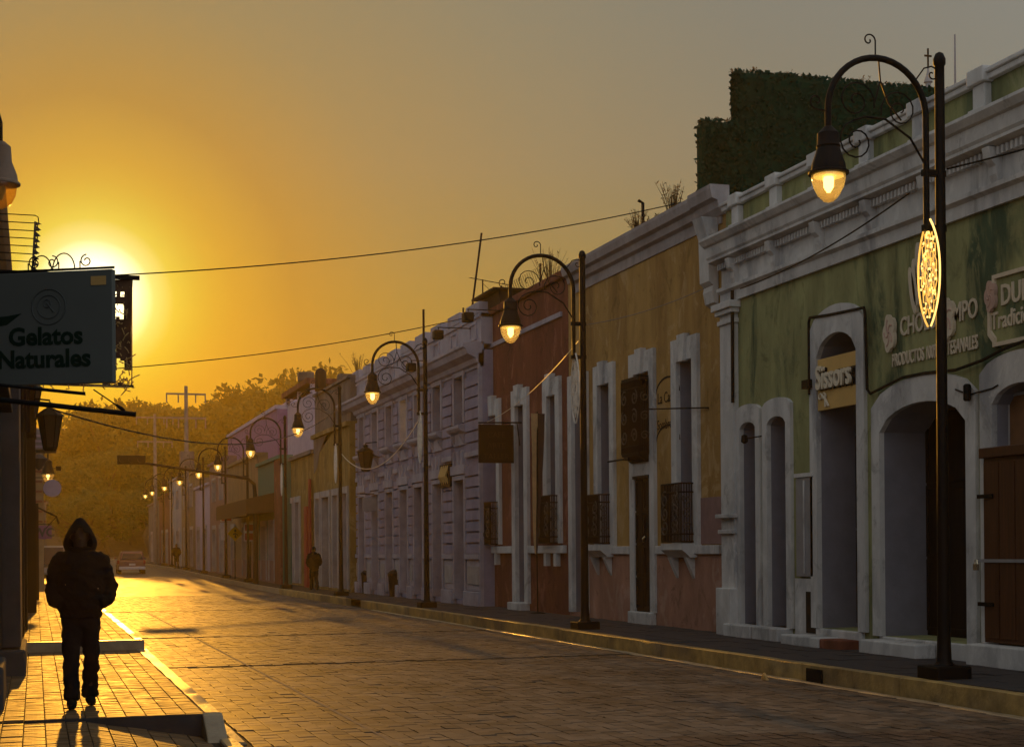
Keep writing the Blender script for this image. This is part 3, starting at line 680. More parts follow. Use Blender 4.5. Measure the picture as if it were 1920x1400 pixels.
def grille(parent, X, y0, y1, z0, z1, out_=.22, name='window_grille'):
    g_ = MB(); gl_ = []; m_ = M['rust']
    for z in (z0, z0+.14, z1-.16, z1): g_.tube([(X, y0, z), (X-out_, y0, z), (X-out_, y1, z), (X, y1, z)], .016, 5)
    n = max(4, int((y1-y0)/.065))
    for i in range(n+1):
        y = y0+(y1-y0)*i/n; g_.tube([(X-out_, y, z0), (X-out_, y, z1)], .013, 5)
    for i in range(5):
        x_ = X-out_*(i+.5)/5
        for y in (y0, y1): g_.tube([(x_, y, z0), (x_, y, z1)], .010, 5)
    for k_ in range(3):
        zc = z0+.14+(z1-z0-.3)*(k_+.5)/3; r_ = min(.14, (z1-z0)/7)
        for y, d_ in ((y0+.2, 1), (y1-.2, -1)):
            gl_.append(MB().tube(spiral((X-out_-.02, y, zc), r_*1.15, 1.4, k_, 'yz', 16, .2, d_), .014, 5))
        gl_.append(MB().tube(spiral((X-out_*.5, y0-.012, zc), min(.1, out_*.45), 1.3, k_, 'xz', 14, .2), .012, 5))
    b_ = g_.build(name, m_, parent)
    for s_ in gl_: s_.build('scroll', M['scrolliron'], b_)
    return b_
gz_ = thing('window_grille', 'scrolled iron box grille on the ochre house window nearest the green shop', 'grille', (X, 26.7, 1.8)); grille(gz_, X-.07, y3_['y0']-.05, y3_['y1']+.12, 1.83, 2.9, .26, 'bars')
gz2 = thing('window_grille', 'scrolled iron box grille on the ochre house window behind the lamp post', 'grille', (X, 30.6, 1.8)); grille(gz2, X-.07, y1_['y0']-.02, y1_['y1']+.15, 1.83, 2.85, .25, 'bars')
for o in (y1_, y3_):
    cornice('window_sill', M['white'], yh, X, [(.16, 1.54), (.22, 1.60), (.32, 1.68), (.32, 1.80)], o['y0']-.1, o['y1']+.2)
    for y in (o['y0'], o['y1']+.05): MB().prism_xz([(X-.02, 1.15), (X-.06, 1.22), (X-.2, 1.54), (X-.02, 1.54)], y, y+.12).build('sill_bracket', M['white'], yh)
og = thing('balcony_screen', 'carved dark wooden screen box hung in the middle opening of the ochre house', 'screen', (X, 28.6, 4)); yA, yB = y2_['y0']-.02, y2_['y1']+.1
MB().box(X-.28, X-.04, yA, yB, 3.55, 3.62).build('base', M['rust'], og); MB().box(X-.28, X-.04, yA, yB, 5.02, 5.1).build('top', M['rust'], og)
MB().box(X-.1, X-.05, yA, yB, 3.62, 5.02).build('back', M['darkwood'], og)
grille(og, X-.04, yA, yB, 3.6, 5.04, .24, 'bars')
MB().prism_xz([(X-.04, 3.42), (X-.1, 3.42), (X-.28, 3.55), (X-.04, 3.55)], yA+.05, yB-.05).build('bracket', M['darkwood'], og)
mb = MB().tube([(X-.5, yA, 3.47), (X-.5, yB+.2, 3.47)], .02, 6); mb.tube([(X, (yA+yB)/2, 3.47), (X-.5, (yA+yB)/2, 3.47)], .015, 6); mb.build('rod', M['iron'], og)
cornice('cornice', M['trimgrey'], yh, X, [(.03, 7.42), (.03, 7.62), (.12, 7.66), (.15, 7.78), (.24, 7.82), (.28, 7.96), (.28, 8.02)], YA+.2, YB-.3)
cornice('cornice', M['trimgrey'], yh, X, [(.05, 7.55), (.15, 7.66), (.18, 7.78), (.28, 7.82), (.32, 7.98), (.32, 8.05)], YA+.02, YA+1.0)
MB().prism_xz([(X-.02, 6.0), (X-.10, 6.05), (X-.14, 6.25), (X-.12, 6.35), (X-.20, 6.42), (X-.22, 7.2), (X-.34, 7.55), (X-.02, 7.55)], YA+.35, YA+.75).build('end_bracket', M['white'], yh)
MB().box(X-.012, X+.0, YA+.02, FY(1310, X), 1.78, 2.62).build('bare_patch', M['patch'], yh)
pl = thing('painted_sign', 'faded round topped lettering painted on the ochre wall beside the window', 'sign', (X, 27.5, 4.3))
yc, zc = FY(1253, X), onx(1253, 765, X).z
pts_i = [(yc+.56*math.cos(a), zc+.28+.30*math.sin(a)) for a in [math.pi*i/14 for i in range(15)]]; pts_o = [(yc+.60*math.cos(a), zc+.28+.34*math.sin(a)) for a in [math.pi*i/14 for i in range(15)]]
MB().ring_yz(pts_i, pts_o, X-.006, X-.002).build('border', M['boardbrown'], pl)
MB().ring_yz([(y, z-.92) for y, z in pts_i], [(y, z-.92) for y, z in pts_o], X-.006, X-.002).build('border', M['boardbrown'], pl)
textobj('La Casa', .30, .004, M['boardbrown'], 'lettering', pl, (X-.003, yc+.5, zc+.12), sx=.9)
textobj('Sombrero', .27, .004, M['boardbrown'], 'lettering', pl, (X-.003, yc+.52, zc-.38), sx=.85)
mb = MB().tube([onx(1252, 768, X)-Vector((.5, 0, 0)), onx(1330, 764, X)-Vector((.02, 0, 0))], .015, 6)
tag(mb.build('sign_rod', M['iron']), 'thin iron rod jutting out beside the faded painted sign', 'rod')
# plants and pipe along the ochre roof
def tuft(name, label, c, h, w_, n, cat='plant', group=None, m=None):
    o = thing(name, label, cat, c, group); st = MB(); lf = MB()
    for i in range(n):
        a = random.random()*6.28; d = Vector((math.cos(a)*w_*random.random(), math.sin(a)*w_*random.random(), 0)); hh = h*random.uniform(.5, 1)
        p = [Vector(c)+d*.3, Vector(c)+d*.7+Vector((0, 0, hh*.55)), Vector(c)+d*random.uniform(1, 1.6)+Vector((0, 0, hh))]
        st.tube(p, [.009, .006, .003], 4)
        for t in range(4):
            q = p[1].lerp(p[2], random.random()); v = Vector((random.gauss(0, 1), random.gauss(0, 1), random.gauss(.4, .6))).normalized()*random.uniform(.04, .1); s_ = Vector((random.gauss(0, 1), random.gauss(0, 1), 0)).normalized()*.018
            lf.add([q, q+v*.5+s_, q+v, q+v*.5-s_], [(0, 1, 2, 3)])
    st.build('stem', m or M['plant'], o); lf.build('foliage', m or M['plant'], o, fix=False); return o
for px, py, h, n, lab in ((1195, 430, .6, 30, 'dry weed clump beside the roof pipe on the ochre cornice'), (1262, 398, .75, 34, 'tall dry weeds growing on the ochre cornice near the dark green block'), (1225, 420, .3, 16, 'low weed tuft halfway along the ochre cornice')):
    p = onx(px, py, X+.2); tuft('roof_weed', lab, (X+.2, p.y, 8.05), h, .28, n)
p = onx(1180, 430, X); tag(MB().tube([(X+.3, p.y, 7.9), (X+.3, p.y, 8.75), (X+.2, p.y, 8.8)], .035, 8).build('roof_pipe', M['iron']), 'bent dark pipe standing on the ochre roof', 'pipe')
# dark green clad block behind
bl = thing('green_block', 'dark green stepped upper storey rising behind the ochre roof', 'building', (16, 30, 7))
MB().box(13.3, 14.18, 29.6, 29.9, 6.8, 10.62).build('wall', M['hedge'], bl, bevel=.12); MB().box(14.15, 21.5, 29.55, 29.9, 6.8, 11.72).build('wall', M['hedge'], bl, bevel=.14)
for i in range(16):
    x_ = 14.25+i*.31+random.uniform(-.08, .08)
    tuft('edge_plant', 'small sunlit plants growing along the top edge of the dark green block', (x_, 29.8, 11.68), random.uniform(.08, .24), .12, 9, group='plants on the dark green block')
for i in range(3): tuft('edge_plant', 'tiny sunlit plants on the lower step of the dark green block', (13.55+i*.22, 29.8, 10.58), .18, .1, 8, group='plants on the lower green step')
iv = MB(); rnd = random.Random(3)
for (xa, xb, zt_) in ((13.3, 14.2, 10.6), (14.15, 21.4, 11.70)):
    for i in range(int(900*(xb-xa))):
        e_ = rnd.random()
        if e_ < .86: p_ = Vector((rnd.uniform(xa, xb), 29.53-rnd.random()*.05, zt_-rnd.random()*(4.2 if xa > 14 else 2.6)))
        elif e_ < .95: p_ = Vector((rnd.uniform(xa, xb), 29.55+rnd.random()*.3, zt_+rnd.random()*.05))
        else: p_ = Vector((xa-rnd.random()*.04, 29.55+rnd.random()*.3, zt_-rnd.random()*(1.1 if xa > 14 else 2.6)))
        q_ = Vector((rnd.gauss(0, 1), rnd.gauss(0, .5), rnd.gauss(0, 1))).normalized()*.06; t_ = q_.cross(Vector((rnd.gauss(0, .5), 1, rnd.gauss(0, .5)))).normalized()*.035
        iv.add([p_-q_, p_+t_, p_+q_, p_-t_], [(0, 1, 2, 3)])
iv.build('ivy', M['ivy'], bl, fix=False, kind='stuff')
# church dome with its cross
dm = thing('church_dome', 'distant white church lantern with a cross above the parapet', 'dome', (38, 60, 20))
MB().lathe((37.96, 60, 21.4), [(.75, -1.2), (.75, -.3), (.62, .0), (.4, .32), (.15, .5), (.12, .8), (.2, .85), (.08, 1.2), (.03, 1.5)], 14).build('lantern', M['pale'], dm, smooth=True)
MB().box(37.93, 37.99, 59.97, 60.03, 22.85, 23.75).box(37.78, 38.14, 59.98, 60.02, 23.38, 23.46).build('cross', M['iron'], dm)
p = ony(1790, 65, 140); mb = MB()
for a in range(3): mb.tube([(p.x+.35*math.cos(a*2.1), 140+.35*math.sin(a*2.1), 18), (p.x+.05*math.cos(a*2.1), 140, p.z)], .06, 4)
mast = tag(mb.build('radio_mast', M['zinc']), 'thin lattice radio mast far behind the green parapet', 'mast')
# ------------------------------------------------------------------ terracotta house
bh = thing('terracotta_house', 'rust red house with tall white framed windows between ochre and lilac fronts', 'building', (X, 36.5, ZS))
BA, BB = 33.17, 40.15
b1 = opening(X, 924, 935, 1025, 775, 0, z0=1.85, z1=5.25); b2 = opening(X, 971, 987, 1130, 764, 0, z0=.38, z1=5.3); b3 = opening(X, 1031, 1047, 1025, 748, 0, z0=1.85, z1=5.3)
wall_with('wall', M['terra'], bh, X, .6, BA, BB, 0, 7.9, [b1, b2, b3]); body(bh, X, BA, BB, 8, M['cement'])
for o in (b1, b2, b3):
    surround('window_surround' if o['z0'] > 1 else 'door_surround', M['white'], bh, X, o, .30, .40, .08, .5, M['lavreveal'])
    yc = (o['y0']+o['y1'])/2; MB().prism_yz([(yc-.10, o['z1']-.02), (yc+.10, o['z1']-.02), (yc+.2, o['z1']+.5), (yc-.2, o['z1']+.5)], X-.16, X-.02).build('keystone', M['white'], bh)
    leaf_door('door' if o is b2 else 'window_shutter', M['darkwood'], bh, X+.3, o, 3)
for a, b in ((BA+.2, b2['y0']-.32), (b2['y1']+.32, BB)): MB().box(X-.10, X, a, b, 1.62, 1.80).build('dado_band', M['white'], bh, bevel=.012)
for o in (b1, b3):
    for y in (o['y0']-.1, o['y1']): MB().box(X-.12, X, y, y+.16, 1.32, 1.615).build('sill_bracket', M['white'], bh)
stepstone(bh, M['white'], X-.25, X+.4, b2['y0']-.2, b2['y1']+.2, ZS, .40)
MB().box(X-.10, X+.4, BA, BB, 7.9, 8.08).build('coping', M['terra'], bh, bevel=.02)
MB().box(X-.05, X, BA+.4, BB, 7.05, 7.16).build('string_course', M['lilacpale'], bh)
for o, lab in ((b1, 'narrow iron box grille on the rust red window beside the hanging board'), (b3, 'narrow iron box grille on the rust red window beside the feather flag')):
    q = thing('window_grille', lab, 'grille', (X, o['y0'], 1.85)); grille(q, X-.08, o['y0']-.15, o['y1']+.2, 1.86, 2.95, .2, 'bars')
rs = thing('roof_canopy', 'rusty sheet canopy on the rust red roof next to the lilac parapet', 'canopy', (X, 39, 8.1))
MB().box(X-.1, X+2.2, 38.2, 40.1, 8.05, 8.40).build('side_sheet', M['rust'], rs); MB().box(X-.3, X+2.4, 38.1, 40.2, 8.41, 8.46).build('roof_sheet', M['rust'], rs)
# hanging board and feather flag
hs = thing('hanging_sign', 'square dark brown board hung from an iron arm on the rust red house', 'sign', (X-1, 37, 4))
Yh = 36.9; a = ony(897, 793, Yh); b = ony(963, 868, Yh)
MB().box(a.x, b.x, Yh-.03, Yh+.03, b.z, a.z-.03).build('board', M['boardbrown'], hs)
for i, s in enumerate(('CAFE', 'ARTE', 'TALLER')): textobj(s, .2, .006, M['boardtext'], 'lettering', hs, ((a.x+b.x)/2, Yh-.031, a.z-.35-i*.27), '-Y', 'CENTER')
MB().tube([(a.x, Yh, a.z+.01), (X+.05, Yh, a.z+.03)], .022, 6).tube([(b.x+.1, Yh, a.z), (X, Yh, a.z-.55)], .014, 6).build('arm', M['iron'], hs)
ff = thing('feather_flag', 'tall tan and brown feather flag leaning by the rust red door', 'flag', (X-.5, 34.9, ZS))
Yf = 34.35; tp = ony(1008, 775, Yf); bt = ony(1006, 1038, Yf)
n = 14; mb = MB(); mbd = MB()
for side, tgt, sg_ in ((0, mb, -1), (1, mbd, 1)):
    vs = []
    for i in range(n+1):
        t = i/n; wv = (.13*(1-t)**.7+.03); bow = .06*math.sin(t*5)*.4
        x0_ = tp.x+(bt.x-tp.x)*t+bow; z = tp.z+(bt.z-tp.z)*t
        xa, xb = (x0_-wv, x0_+.01*0) if side == 0 else (x0_+.002, x0_+wv*1.1)
        yy = Yf+.05*math.sin(t*4)
        vs += [(xa, yy+.06*side, z), (xb, yy, z), (xa, yy+.06*side+.012, z), (xb, yy+.012, z)]
    fs = [f for i in range(n) for f in ((4*i, 4*i+1, 4*i+5, 4*i+4), (4*i+3, 4*i+2, 4*i+6, 4*i+7), (4*i, 4*i+4, 4*i+6, 4*i+2), (4*i+1, 4*i+3, 4*i+7, 4*i+5))]+[(0, 2, 3, 1), (4*n, 4*n+1, 4*n+3, 4*n+2)]
    tgt.add(vs, fs)
mb.build('cloth', M['flagc'], ff); mbd.build('cloth', M['flagd'], ff)
MB().tube([(bt.x+.03, Yf+.03, ZS), (bt.x+.02, Yf+.03, bt.z), (tp.x, Yf+.03, tp.z+.05)], .014, 6).build('pole', M['iron'], ff); MB().lathe((bt.x+.03, Yf+.03, ZS), [(.18, 0), (.18, .03), (.03, .06)], 12).build('base', M['iron'], ff)
# ------------------------------------------------------------------ lilac house
X = 11.3
lh = thing('lilac_house', 'two storey lilac house with grooved walls, long cornice and notched parapet', 'building', (X, 48, ZS))
LA, LB = 39.2, 57.15
gpx = [(677, 686), (702, 711), (728, 739), (752, 769), (783, 793), (818, 830), (858, 872)]
gops = [opening(X, a, b, 1115, 920, 0, z0=.35, z1=3.65) for a, b in gpx]; uops = []
for o in gops:
    c = (o['y0']+o['y1'])/2; uops.append(dict(y0=c-.45, y1=c+.45, z0=5.2, z1=6.5, arch=0)); o['y0'], o['y1'] = c-.52, c+.52
wall_with('wall', M['lilac'], lh, X, .6, LA, LB, 0, 7.0, gops+uops); body(lh, X, LA, LB, 7.6, M['cement'])
for i, (o, u_) in enumerate(zip(gops, uops)):
    surround('door_surround', M['lilacpale'], lh, X, o, .14, .12, .09, .45, M['lilacpale'])
    leaf_door('door', M['greydoor'], lh, X+.3, o, 3)
    surround('window_surround', M['lilacpale'], lh, X, u_, .16, .14, .08, .3, M['lilacpale'])
    glazed(lh, X+.16, u_, M['litwin'] if i == 3 else M['pane'], 2, 4, M['lilacpale'])
    yc = (o['y0']+o['y1'])/2
    MB().box(X-.13, X-.0, o['y0']-.2, o['y1']+.2, 3.80, 4.05).build('lintel', M['lilacpale'], lh)
    for k_ in (-1, 0, 1): MB().prism_yz([(yc+k_*.42-.10, 4.05), (yc+k_*.42+.10, 4.05), (yc+k_*.42+.03, 4.45), (yc+k_*.42-.03, 4.45)], X-.12, X-.0).build('lintel_finial', M['lilacpale'], lh)
    cornice('window_sill', M['lilacpale'], lh, X, [(.06, 4.92), (.20, 4.98), (.26, 5.05), (.26, 5.13)], u_['y0']-.22, u_['y1']+.22)
    MB().box(X-.07, X, u_['y0']-.1, u_['y1']+.1, 4.60, 4.92).build('apron', M['lilacpale'], lh)
    for s in (-1, 1):
        MB().prism_xz([(X, 6.62), (X-.08, 6.62), (X-.22, 6.92), (X, 6.92)], yc+s*.40-.07, yc+s*.40+.07).build('cornice_bracket', M['lilacpale'], lh)
        MB().prism_xz([(X, 4.62), (X-.06, 4.62), (X-.20, 4.9), (X, 4.9)], yc+s*.46-.06, yc+s*.46+.06).build('sill_bracket', M['lilacpale'], lh)
# raised blocks with grooves between the bays
ed = [LA+.12]+[v for o in sorted(gops, key=lambda q: q['y0']) for v in (o['y0']-.2, o['y1']+.2)]+[LB-.1]
for a, b in zip(ed[0::2], ed[1::2]):
    if b-a < .15: continue
    z = 1.62
    while z < 6.4:
        if not (4.15 < z+.14 < 4.42): MB().box(X-.085, X, a, b, z, z+.245).build('plaster_block', M['lilac'], lh)
        z += .30
    MB().box(X-.11, X, a-.04, b+.04, 4.22, 4.36).build('string_course', M['lilacpale'], lh, bevel=.01)
    MB().box(X-.13, X, a-.06, b+.06, 1.46, 1.60).build('pedestal_cap', M['lilacpale'], lh, bevel=.01)
    MB().box(X-.06, X, a, b, .62, 1.44).build('pedestal', M['lilacpale'], lh)
    MB().box(X-.085, X-.061, a+.1, b-.1, .78, 1.28).build('pedestal_panel', M['pale'], lh, bevel=.01)
    MB().box(X-.16, X, a-.08, b+.08, .2, .60).build('pedestal_base', M['lilacpale'], lh, bevel=.02)
MB().box(X-.10, X, LA, LA+.10, .2, 6.9).build('corner_strip', M['lilacpale'], lh)
cornice('cornice', M['lilacpale'], lh, X, [(.05, 6.55), (.05, 6.62), (.14, 6.66), (.18, 6.78), (.40, 6.88), (.46, 7.02), (.52, 7.06), (.52, 7.14), (.2, 7.2)], LA, LB+.1)
MB().box(X-.02, X+.3, LA, LB, 7.15, 7.98).build('parapet', M['lilacpale'], lh)
MB().box(X-.07, X+.34, LA, LB, 7.86, 7.96).build('coping', M['lilacpale'], lh)
y = LA+.1
while y < LB-1.0:
    MB().box(X-.06, X+.32, y, y+1.25, 7.98, 8.28).build('merlon', M['lilacpale'], lh, bevel=.015)
    mb = MB().ring_yz([(y+.35, 7.38), (y+.9, 7.38), (y+.9, 7.72), (y+.35, 7.72)], [(y+.28, 7.31), (y+.97, 7.31), (y+.97, 7.79), (y+.28, 7.79)], X-.06, X-.02, closed=True); mb.build('parapet_panel', M['lilacpale'], lh)
    y += 1.98
# floodlights on rods along the lilac front
for i, (px, py, lx, lab) in enumerate(((880, 592, .95, 'black floodlight on a rod near the rust red end of the lilac parapet'), (824, 625, .95, 'black floodlight on a rod over the middle of the lilac parapet'), (770, 686, .9, 'black floodlight above the lilac cornice behind the lamp arch'))):
    pz = onx(px, py, X-.9); fl_ = thing('floodlight', lab, 'floodlight', (X, pz.y, pz.z))
    MB().tube([(X, pz.y, pz.z+.16), (X-lx, pz.y, pz.z+.16)], .015, 6).tube([(X-lx+.02, pz.y, pz.z+.16), (X-lx+.02, pz.y, pz.z)], .012, 6).build('arm', M['iron'], fl_)
    MB().box(X-lx-.12, X-lx+.14, pz.y-.14, pz.y+.14, pz.z-.16, pz.z+.08).build('housing', M['iron'], fl_, bevel=.03)
# wire fence and aerials on the roofs
fn = thing('roof_fence', 'fine wire mesh fence standing behind the notched lilac parapet', 'fence', (X+2, 43, 8))
mb = MB(); y0_, y1f = 40.3, 46.4; n = 34
for i in range(-10, n):
    ya = y0_+(y1f-y0_)*i/n
    for s in (0, 1):
        p0 = Vector((X+2, ya, 7.6)); p1 = Vector((X+2, ya+1.9, 9.5))
        if s: p0.y, p1.y = p1.y, p0.y
        if p1.y > y1f+2 or min(p0.y, p1.y) < y0_-.1: continue
        mb.tube([p0, p1], .006, 3, False)
mb.build('wire_mesh', M['iron'], fn)
for y in (40.3, 44, 48.3): MB().tube([(X+2, y, 7.5), (X+2, y, 9.55)], .03, 6).build('post', M['iron'], fn)
pa = ony(903, 437, 42); pb = ony(886, 570, 42)
tag(MB().tube([pa, pb, pb+(pb-pa)*.4], .03, 6).build('roof_mast', M['iron']), 'leaning dark pole on the lilac roof', 'pole')
pa = ony(794, 580, 44); tag(MB().tube([pa, (pa.x, 44, 7.5)], .035, 6).build('roof_mast', M['iron']), 'short upright post on the lilac roof behind the third lamp', 'pole')
an_ = thing('tv_aerial', 'spidery television aerial on the roof behind the rust red house', 'aerial', (14, 41, 8)); pa = ony(905, 524, 41)
MB().tube([(pa.x, 41, 7.8), pa], .02, 6).build('mast', M['iron'], an_)
mb = MB().tube([pa+Vector((-.35, 0, .03)), pa+Vector((.75, 0, -.12))], .012, 5)
for i in range(6): q = pa+Vector((-.3+i*.2, 0, .02-.025*i)); mb.tube([q+Vector((0, -.35, -.08)), q+Vector((0, .35, .08))], .007, 4)
mb.tube([pa+Vector((0, 0, -.1)), pa+Vector((.6, .3, -.5))], .007, 4); mb.build('boom', M['iron'], an_)
tuft('roof_weed', 'bare tall weed above the rust red roof behind the second lamp', (12.3, 36.5, 8.05), 1.2, .45, 40); tuft('roof_weed', 'thin dry weeds at the far end of the lilac parapet', (11.9, 58.5, 8.5), .9, .6, 30)
# lanterns, bins and small signs along the lilac front
def lantern(name, label, c, r, h, group=None, cat='lantern', arm=None):
    o = thing(name, label, cat, c, group); x, y, z = c; mb = MB()
    mb.lathe(c, [(r*.35, 0), (r*.55, h*.04), (r*.55, h*.07)], 6); mb.lathe((x, y, z+h*.70), [(r*.95, 0), (r*1.15, .01), (r*.4, h*.16), (r*.26, h*.17), (r*.26, h*.22), (r*.4, h*.23), (r*.06, h*.30)], 6)
    for k_ in range(6):
        a = 2*math.pi*k_/6; mb.tube([(x+r*.5*math.cos(a), y+r*.5*math.sin(a), z+h*.07), (x+r*.92*math.cos(a), y+r*.92*math.sin(a), z+h*.70)], r*.06, 5)
    mb.build('frame', M['iron'], o); MB().lathe((x, y, z+h*.07), [(r*.48, 0), (r*.88, h*.63)], 6, False).build('lantern_glass', M['lampdark'], o)
    if arm: MB().tube([(x, y, z+h*.98), (x, y, z+h*1.03), (x+arm*.5, y, z+h*1.08), (x+arm, y, z+h*.9)], .018, 6).build('arm', M['iron'], o)
    return o
M['lampdark'] = mat('smoked_lantern_glass', (.06, .05, .045), .25, .1, 5, bump=0, trans=.45)
p = ony(686, 884, 52); lantern('wall_lantern', 'dark six sided lantern hanging before the far end of the lilac front', (p.x, 52, p.z), .3, .95, arm=1.0)
def bin_(label, px, py, Y, h, r):
    q = ony(px, py, Y); o = thing('litter_bin', label, 'bin', (q.x, Y, ZS)); MB().lathe((q.x, Y, ZS), [(r*.8, 0), (r*.85, .02), (r, h*.8), (r*1.05, h*.82), (r*1.05, h*.9)], 12).build('barrel', M['rust'], o); MB().lathe((q.x, Y, ZS+h*.9), [(r*1.1, 0), (r*.7, h*.12), (r*.2, h*.16)], 12).build('lid', M['iron'], o)
bin_('dark lidded litter bin beside the widest lilac doorway', 742, 1110, 49.3, .85, .25); bin_('smaller dark litter bin near the far end of the lilac front', 690, 1110, 54.2, .8, .24)
hv = thing('hanging_sign', 'pale grey hanging shop board on the lilac front below the lantern', 'sign', (X-.8, 53, 3.4)); a = ony(680, 932, 52.5); b = ony(725, 958, 52.5)
MB().box(a.x, b.x, 52.47, 52.53, b.z, a.z).build('board', M['zinc'], hv); MB().tube([(a.x-.1, 52.5, a.z+.12), (X+.02, 52.5, a.z+.12)], .018, 6).build('arm', M['iron'], hv)
cz = thing('wall_planter', 'gilt scrolled ornament fixed between two lilac doorways', 'ornament', (X, 42.6, 3.9)); a = onx(845, 900, X)
for k_ in range(4): MB().tube([(X-.08, 42.3+k_*.22, 3.55), (X-.22, 42.35+k_*.2, 3.8), (X-.12, 42.3+k_*.22, 4.1)], .05, 6).build('scroll', M['signtan'], cz)
MB().box(X-.15, X-.0, 42.1, 43.2, 3.5, 4.15).build('back_plate', M['boardbrown'], cz)
# ------------------------------------------------------------------ houses further along
def simple_house(name, label, X, pxa, pxb, z1, m, doors=(), wins=(), frame='pale', trim=None, depth=9, dado=None, zd=3.85, doorm='greydoor', z0=0, parapet=None):
    Y0, Y1 = FY(pxb, X), FY(pxa, X); g = rise((Y0+Y1)/2)
    o = thing(name, label, 'building', (X, (Y0+Y1)/2, g)); do = [opening(X, a, b, 1100, 900, 0, z0=g+.3, z1=g+zd) for a, b in doors]
    wo = []
    for a, b, za, zb_ in wins: wo.append(dict(y0=FY(b, X), y1=FY(a, X), z0=g+za, z1=g+zb_, arch=0))
    wall_with('wall', M[m], o, X, .5, Y0, Y1, -.1, z1, do+wo); MB().box(X+.6, X+depth, Y0+.02, Y1-.02, -.1, z1-.3).build('roof', M['cement'], o)
    for q in do:
        surround('door_surround', M[frame], o, X, q, .2, .25, .06, .4); leaf_door('door', M[doorm], o, X+.28, q, 3)
    for q in wo:
        surround('window_surround', M[frame], o, X, q, .16, .16, .06, .3); glazed(o, X+.2, q, M['pane'], 2, 2, M[frame])
    MB().box(X-.14, X+.5, Y0, Y1, z1, z1+.16).build('coping', M[trim or m], o)
    if dado: MB().box(X-.025, X-.001, Y0, Y1, 0, 1.3).build('dado', M[dado], o)
    return o, Y0, Y1
o5, a5, b5 = simple_house('ochre_house', 'weathered ochre house with four white framed doors past the lilac front', 11.0, 589, 656, 6.3, 'ochre', [(593, 600), (605, 618), (625, 634), (643, 652)])
MB().box(11.05, 11.5, a5, b5, 6.47, 8.05).build('upper_wall', M['cement'], o5); MB().box(11.55, 19, a5, b5, 6.2, 8.0).build('upper_storey', M['cement'], o5); MB().box(10.95, 19, a5, b5, 8.05, 8.15).build('coping', M['cement'], o5)
y5 = FY(598, 11.0); MB().prism_yz([(b5, 6.3), (b5, 4.9), (b5-.8, 5.1), (b5-1.3, 5.7), (b5-2.6, 5.9), (b5-3.4, 6.45), (b5-4.2, 6.3)], 10.988, 11.01).build('bare_render', M['cement'], o5)
o6, a6, b6 = simple_house('ochre_house', 'lower ochre house with a red panel and sloping dark eave beside the teal wall', 11.0, 538, 589, 5.75, 'ochre', [(541, 549), (554, 562)], doorm='darkwood', trim='cement')
tag(MB().box(10.85, 10.93, FY(577, 10.9), FY(571, 10.9), .2, 3.6).build('door_panel_board', M['redp']), 'tall narrow red board leaning on the lower ochre house', 'board')
tag(MB().box(10.85, 10.92, FY(582.5, 10.9), FY(579.5, 10.9), .2, 4.7).build('banner_post', M['redp']), 'taller dark red post beside the red board on the ochre house', 'post')
o7 = thing('lavender_house', 'set back lavender upper storey with an open roof terrace', 'building', (13, 66, 5)); X7 = 12.2; ya, yb_ = FY(588, X7), FY(540, X7); zw, zr = onx(565, 747, X7).z, onx(565, 722, X7).z
MB().box(X7, X7+9, ya, yb_, 4.5, zw).build('wall', M['lav'], o7); MB().box(X7-.3, X7+9, ya, yb_, zr-.25, zr).build('terrace_roof', M['terra'], o7)
for y in (ya+.15, (ya+yb_)/2, yb_-.2): MB().box(X7-.1, X7+.1, y-.08, y+.08, zw, zr-.25).build('terrace_post', M['lav'], o7)
for z in (zw+.12, zw+.28): MB().tube([(X7-.05, ya, z), (X7-.05, yb_, z)], .02, 5).build('railing', M['iron'], o7)
p = ony(573, 698, 72); tag(MB().box(p.x-.34, p.x+.36, 71.7, 72.3, zr, p.z).build('water_tank', M['cement'], bevel=.05), 'square grey water tank on the lavender roof', 'water tank')
p = ony(601, 690, 61.8); tag(MB().lathe((p.x, 61.8, 8.15), [(.2, 0), (.23, .05), (.23, (p.z-8.15)*.8), (.15, (p.z-8.15)*.95), (.05, p.z-8.15)], 16).build('water_tank', M['rust'], smooth=True), 'round domed water tank behind the square tank', 'water tank')
p = ony(649, 702, 58); tag(MB().box(p.x-.3, p.x+.3, 57.7, 58.3, 8.0, p.z).build('chimney_stack', M['cement']), 'low square chimney block on the grey rendered roof', 'chimney')
X8 = 10.6
o8, a8, b8 = simple_house('teal_house', 'narrow teal and brown shop front under a brown awning', X8, 484, 529, 5.9, 'teal', [(490, 499), (505, 514)], dado='pinkw', zd=2.9, doorm='darkwood')
MB().box(X8-.08, X8+.0, FY(529, X8), FY(517, X8), .2, 5.9).build('brown_pillar', M['terra'], o8)
aw = thing('awning', 'brown box awning over the corner shop beside the road signs', 'awning', (X8-1, 80, 4)); ya, yb_ = FY(516, X8), FY(452, X8)
MB().prism_xz([(X8, 3.55), (X8-1.3, 3.45), (X8-1.3, 4.15), (X8, 4.45)], ya, yb_).build('canopy', M['awn'], aw); MB().box(X8-1.34, X8-1.3, ya, yb_, 3.4, 4.1).build('valance', M['awn'], aw)
o9, a9, b9 = simple_house('tan_house', 'tan corner house with a pale upper edge behind the yellow road sign', X8, 428, 484, 6.5, 'tan', [(434, 440), (455, 462), (468, 475)], dado='pinkw', zd=2.9, doorm='darkwood')
o10 = thing('purple_house', 'purple upper storey rising above the teal and tan fronts', 'building', (13, 80, 6)); Xp = 12.0; ya, yb_ = FY(521, Xp), FY(428, Xp)
